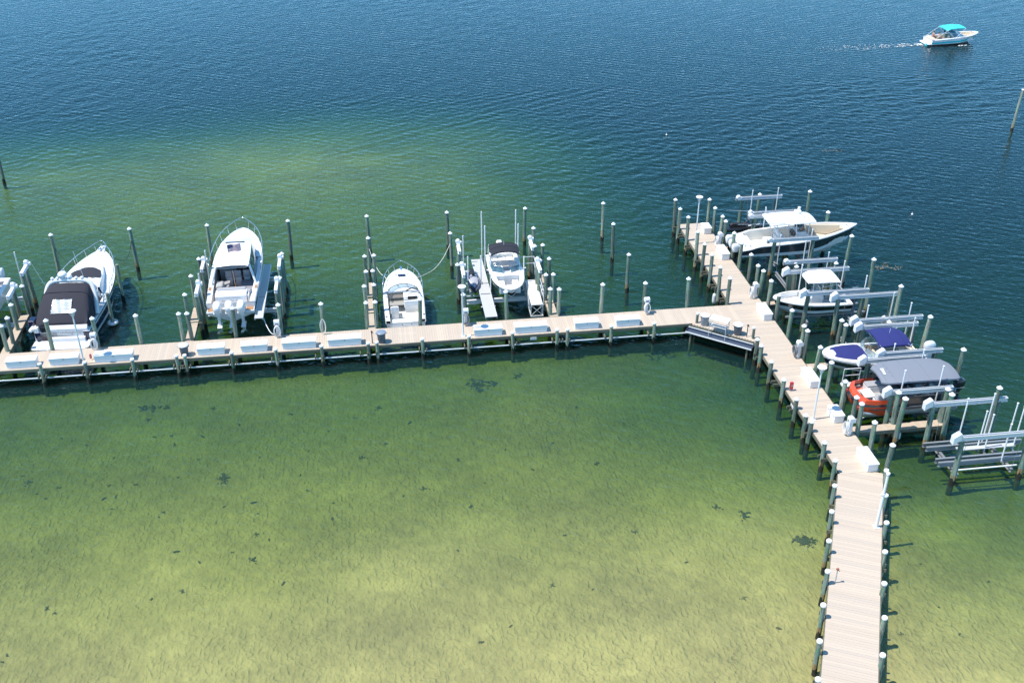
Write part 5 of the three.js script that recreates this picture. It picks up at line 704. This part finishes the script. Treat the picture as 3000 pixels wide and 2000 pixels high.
// ---- jet skis
function jetski(o, body, accent, seatMat) {
  const rows = [[0, 0.3, 0.42, 0.30], [0.3, 0.42, 0.52, 0.42], [1.0, 0.5, 0.56, 0.5], [1.8, 0.5, 0.62, 0.55], [2.5, 0.38, 0.66, 0.55], [2.95, 0.2, 0.62, 0.5], [3.15, 0.03, 0.55, 0.48]];
  part('hull', skin(rows.map(([x, w, y]) => [[x, 0.05 + 0.12 * sm(2, 3.1, x), 0], [x, 0.22, -w * 0.8], [x, y - 0.1, -w], [x, y, -w * 0.9], [x, y + 0.02, 0], [x, y, w * 0.9], [x, y - 0.1, w], [x, 0.22, w * 0.8], [x, 0.05 + 0.12 * sm(2, 3.1, x), 0]]), 0.6), body, o);
  part('hood', skin([[1.55, 0.2, 1.02], [1.8, 0.28, 1.0], [2.3, 0.26, 0.88], [2.8, 0.14, 0.72], [3.0, 0.03, 0.64]].map(([x, w, y]) => [[x, 0.6, -w * 1.3], [x, y - 0.08, -w], [x, y, 0], [x, y - 0.08, w], [x, 0.6, w * 1.3]])), accent, o);
  part('saddle', skin([[0.25, 0.14, 0.82], [0.45, 0.17, 0.92], [0.9, 0.18, 0.9], [1.3, 0.16, 0.86], [1.6, 0.12, 0.95]].map(([x, w, y]) => [[x, 0.55, -w * 1.2], [x, y - 0.06, -w], [x, y, 0], [x, y - 0.06, w], [x, 0.55, w * 1.2]])), seatMat, o);
  part('handlebar', [rod([1.7, 1.12, -0.36], [1.75, 1.15, 0], 0.025, 6), rod([1.75, 1.15, 0], [1.7, 1.12, 0.36], 0.025, 6), rbox(0.2, 0.12, 0.24, 1.8, 1.1, 0, 0.04)], black, o); for (const s of [-1, 1]) { part('mirror', rbox(0.14, 0.1, 0.04, 2.0, 0.98, s * 0.34, 0.02), black, o); part('side_stripe', skin([[[1.7, 0.72, s * 0.42], [2.8, 0.72, s * 0.2]], [[1.7, 0.8, s * 0.36], [2.75, 0.78, s * 0.14]]]), white, o); }
}
jetski(boat('jet_ski', 'dark blue and silver jet ski on the lift beside the bowrider', 6.62, 0.95, -71.9, -PI / 2, 'jet ski'), phys([0.02, 0.024, 0.07], 0.25, { clearcoat: 0.6 }), phys([0.4, 0.4, 0.45], 0.25), black);
jetski(boat('jet_ski', 'black jet ski on the lift behind the large black-hulled boat', 28.4, 0.9, -76.9, 0, 'jet ski'), gelBlack, gelSteel, black);
{ const [x, z] = [6.62, -70.2], c = thing('jet_ski_cradle', 'pair of narrow bunks on posts holding the dark blue jet ski', 'cradle', [x, 0, z]); for (const s of [-0.32, 0.32]) { part('bunk', box(0.12, 0.12, 2.6, s, 1.0, 0), aluDark, c); for (const e of [-1, 1]) part('bunk_post', box(0.08, 0.3, 0.08, s, 0.82, e), alu, c); } for (const e of [-1, 1]) part('cross_bar', box(1.5, 0.1, 0.1, 0, 0.68, e), alu, c); }
// ---------------------------------------------------------------- lines, weed, wake, small things
function line(label, a, b, sag, mat = rope, r = 0.022, group) { const m = [(a[0] + b[0]) / 2, Math.min(a[1], b[1]) - sag, (a[2] + b[2]) / 2]; const q = (p, t) => p.map((k, i) => mix(k, m[i], t)); single('mooring_line', label, 'rope', tube([a, [mix(a[0], m[0], 0.5), mix(a[1], m[1], 0.72), mix(a[2], m[2], 0.5)], m, [mix(b[0], m[0], 0.5), mix(b[1], m[1], 0.72), mix(b[2], m[2], 0.5)], b], r, 30, 5), mat, group); }
const onPile = (px, py, h) => { const [x, z] = at(px, py, h); return [x, h - 0.9, z]; };
line('pale mooring line from the white cabin boat to the pile off the finger pier', onPile(1077, 693, 3.2), [0.3, 1.45, -71.2], 0.25);
line('pale mooring line from the white cabin boat to the pile at the jet ski lift', [2.4, 1.45, -71.2], onPile(1320, 679, 3.2), 0.35);
line('dark mooring line from the cruiser bow to the pile nearer the half-hidden boat', onPile(144, 684, 3.6), [-23.0, 1.7, -77.0], 0.35, darkRope, 0.02);
line('dark mooring line from the cruiser bow to the pile nearer the three-outboard boat', [-20.6, 1.7, -77.2], onPile(378, 667, 3.6), 0.5, darkRope, 0.02);
line('white stern line from the cruiser swim platform to the dock', [-23.4, 0.62, -66.1], [-22.6, 1.2, -64.3], 0.1);
line('white stern line looped from the cruiser to the pile behind it', [-23.4, 0.65, -66.2], [-20.9, 0.7, -65.8], 0.15);
line('white hose hanging from the slanting board to the power pedestal', [at(765, 920, 1.4)[0], 1.5, at(765, 920, 1.4)[1]], [at(812, 985, 1.3)[0], 1.6, at(812, 985, 1.3)[1]], 0.7, pvc, 0.035);
line('white line from the pontoon boat nose to the pile by the dock box', [at(2583, 1189, 1.2)[0], 1.3, at(2583, 1189, 1.2)[1]], [at(2489, 1220, 1.6)[0], 1.55, at(2489, 1220, 1.6)[1]], 0.35, rope, 0.03);
{ // coil hung on a pile
  const [x, z] = at(944, 935, 2.2), o = thing('rope_coil', 'pale rope coil hung on a slip-side pile of the long dock', 'rope', [x, 1.9, z + 0.22]); for (let k = 0; k < 4; k++) part('loop', tube([[0, 0.45, 0], [-0.13 - 0.02 * k, 0.1, 0.04], [-0.08, -0.5 - 0.05 * k, 0.03 * k], [0.08, -0.52 - 0.04 * k, 0.03 * k], [0.13 + 0.02 * k, 0.1, 0.04]], 0.016, 22, 5, true), rope, o);
}
for (const [px, py, label] of [[1953, 396, 'tiny white trap float drifting in the open bay off the slips'], [2673, 629, 'tiny white trap float drifting beyond the large black-hulled boat']]) { const [x, z] = at(px, py, 0), o = thing('trap_float', label, 'float', [x, 0.02, z]); part('float', [ball(0.09, 0, 0.03, 0), cyl(0.02, 0.02, 0.2, 0, 0.14, 0, 6)], white, o); }
// dark weed on the sand
{
  const wm = [[0.07, 0.08, 0.035], [0.055, 0.07, 0.035], [0.09, 0.09, 0.04]].map((c) => std(c, 1)), r = rng(515);
  const tuft = (n, R0) => { const gs = []; for (let arm = 0; arm < 4; arm++) { const a = r() * 6.28, len = R0 * (0.5 + r()); for (let k = 0; k < n; k++) { const d = len * r(), s = 0.014 + 0.03 * r() * (1 - 0.6 * d / len); gs.push(new THREE.IcosahedronGeometry(s, 0).scale(1 + r(), 0.6, 1 + r()).rotateY(r() * 3).translate(Math.cos(a + (r() - 0.5) * 0.9) * d, 0.015 + 0.03 * r(), Math.sin(a + (r() - 0.5) * 0.9) * d)); } } return join(gs); };
  const kinds = [tuft(5, 0.15), tuft(7, 0.22), tuft(4, 0.12), tuft(9, 0.3), tuft(6, 0.18)], L = 'small dark clump of weed lying on the sandy bottom', g = 'weed clumps on the sandy bottom';
  const put = (px, py, s, lab = L, grp = g, kind) => { const [x, z] = at(px, py, -0.35), m = single('weed_clump', lab, 'weed', kinds[kind ?? Math.floor(r() * 5)], wm[Math.floor(r() * 3)], grp); m.position.set(x, -depthAt(x, z) + 0.02, z); m.rotation.y = r() * 6; m.scale.setScalar(s); };
  for (const [px, py] of [[432, 1214], [590, 1266], [205, 1278], [175, 1270], [250, 1292], [448, 1266], [500, 1262], [508, 1290], [578, 1335], [660, 1390], [85, 1543], [63, 1383], [82, 1402], [168, 1418], [104, 1438], [128, 1452], [318, 1414], [395, 1412], [336, 1449], [300, 1455], [325, 1484], [478, 1496], [465, 1511], [514, 1616], [445, 1756], [532, 1735], [585, 1646], [680, 1617], [785, 1580], [752, 1563], [752, 1501], [740, 1468], [878, 1385], [898, 1433], [974, 1468], [970, 1517], [830, 1710], [742, 1638], [655, 1480], [138, 1783], [158, 1798], [20, 1925], [8, 1944], [1060, 1330], [1180, 1450], [1240, 1425], [1380, 1480], [1340, 1612], [1655, 1568], [1735, 1730], [1620, 1720], [1410, 1890], [1495, 1840], [1200, 1225], [1110, 1180], [1340, 1340], [1480, 1310], [1560, 1370], [1420, 1410], [1690, 1180], [1620, 1290], [1750, 1350], [1860, 1560], [2100, 1480], [2010, 1650], [2180, 1760], [2280, 1850], [2750, 1780], [2810, 1860], [2700, 1650], [620, 1180], [700, 1230], [850, 1200], [960, 1250], [1040, 1210], [330, 1330], [520, 1390], [900, 1310], [1130, 1290], [1260, 1255], [760, 1330], [2640, 1860], [2900, 1700]]) put(px, py, 0.45 + 0.5 * r());
  const patch = (label, px, py, n, w, h) => { const o = thing('weed_patch', label, 'weed', [0, 0, 0]); for (let k = 0; k < n; k++) { const a = r() * 6.28, d = Math.pow(r(), 0.7), [x, z] = at(px + Math.cos(a) * d * w, py + Math.sin(a) * d * h, -0.5), m = part('weed_tuft', kinds[Math.floor(r() * 5)], wm[Math.floor(r() * 3)], o); m.position.set(x, -depthAt(x, z) + 0.02, z); m.rotation.y = r() * 6; m.scale.setScalar(0.45 + 0.6 * r()); } };
  patch('large dark weed patch on the bottom in front of the hose pedestal', 1408, 1118, 46, 45, 18); patch('dark round weed patch on the bottom beside the larger one', 1517, 1092, 10, 16, 9); patch('scattered weed patch on the bottom before the first long boxes', 452, 1184, 20, 50, 12); patch('dark weed patch on the bottom beside the walkway', 2352, 1590, 36, 32, 13); patch('thin dark weed patch on the bottom near the lower walkway piles', 2180, 1510, 5, 18, 9); patch('upright dark weed patch on the sandy bottom far from the docks', 658, 1400, 7, 8, 16); patch('greenish weed patch on the bottom below the cleaning table', 1950, 1020, 26, 60, 16);
}
// wake and foam of the speedboat
{
  const r = rng(99), foam = [], fm = std([0.75, 0.78, 0.78], 0.8);
  for (let k = 0; k < 260; k++) { const t = Math.pow(r(), 1.6), x = 73.1 - t * 15, z = -132.5 + (r() - 0.5) * (0.9 + 2.6 * t) + 0.5 * t, s = 0.02 + 0.075 * r() * (1 - 0.7 * t); foam.push(new THREE.IcosahedronGeometry(s, 0).scale(1.6, 0.25, 1).translate(x, 0.03, z)); }
  for (let k = 0; k < 8; k++) foam.push(new THREE.IcosahedronGeometry(0.06 + 0.06 * r(), 0).scale(1.5, 0.4, 1).translate(77.4 + r() * 1.5, 0.04, -131.3 + r() * 0.3));
  const m = part(numbered('wake_foam'), foam, fm, scene); m.userData = { kind: 'stuff', label: 'thin line of white foam trailing behind the speedboat', category: 'foam' };
}
// two people sitting in the stern of the speedboat: one continuous body each
function sitter(x, y, z, turn, top, label) {
  const o = thing('person', label, 'person', [x, y, z], turn), skinM = std([0.50, 0.26, 0.17], 0.6), cloth = std(top, 0.85), hair = std([0.09, 0.05, 0.03], 0.8);
  const lim = (pts, mat, name) => part(name, pts.map(([a, b, r1, r2]) => [rod(a, b, r1, 9, r2), ball(r1, ...a, 9), ball(r2, ...b, 9)]), mat, o);
  lim([[[0, 0.12, 0], [0.02, 0.5, 0], 0.15, 0.17], [[0.02, 0.5, -0.16], [0.02, 0.5, 0.16], 0.075, 0.075], [[0.02, 0.55, 0], [0.03, 0.68, 0], 0.06, 0.055], ...[-1, 1].flatMap((s) => [[[0, 0.1, s * 0.1], [0.42, 0.14, s * 0.13], 0.095, 0.07], [[0.42, 0.14, s * 0.13], [0.46, -0.28, s * 0.13], 0.062, 0.042], [[0.46, -0.3, s * 0.13], [0.62, -0.33, s * 0.13], 0.04, 0.035], [[0.02, 0.5, s * 0.2], [0.08, 0.25, s * 0.27], 0.055, 0.045], [[0.08, 0.25, s * 0.27], [0.3, 0.2, s * 0.2], 0.042, 0.032], [[0.3, 0.2, s * 0.2], [0.4, 0.19, s * 0.18], 0.036, 0.022]]), [[0.03, 0.78, 0], [0.05, 0.84, 0], 0.095, 0.09], [[0.13, 0.79, 0], [0.15, 0.78, 0], 0.018, 0.014]], skinM, 'body');
  part('shirt', [cyl(0.185, 0.165, 0.3, 0.02, 0.36, 0, 14)], cloth, o); part('shorts', [rbox(0.34, 0.17, 0.42, 0.1, 0.12, 0, 0.07)], std([0.06, 0.1, 0.2], 0.8), o); part('hair', ball(0.105, 0.015, 0.83, 0, 12), hair, o);
}
sitter(74.75, 0.72, -133.0, 0, [0.62, 0.30, 0.26], 'person in a pink top sitting in the stern of the speedboat'); sitter(75.2, 0.72, -132.3, 0, [0.55, 0.5, 0.45], 'person in a pale top sitting under the turquoise bimini');
for (const [px, py, w, h, n, label] of [[2600, 782, 46, 16, 80, 'brown floating weed drifting beyond the small centre console boat'], [2440, 440, 34, 9, 40, 'faint floating weed drifting far out in the blue bay']]) { // drifting weed
  const r = rng(px), gs = []; for (let k = 0; k < n; k++) { const a = r() * 6.28, d = Math.pow(r(), 0.6), q = 0.5 + 0.5 * Math.sin(a * 3), [x, z] = at(px + Math.cos(a) * d * w, py + Math.sin(a) * d * h * q, 0); gs.push(new THREE.IcosahedronGeometry(0.02 + 0.05 * r(), 0).scale(1.5, 0.3, 1).rotateY(r() * 3).translate(x, 0.0, z)); }
  const m = part(numbered('floating_weed'), gs, std([0.15, 0.14, 0.10], 0.9), scene); m.userData = { kind: 'stuff', label, category: 'weed' };
}
renderer.render(scene, camera);
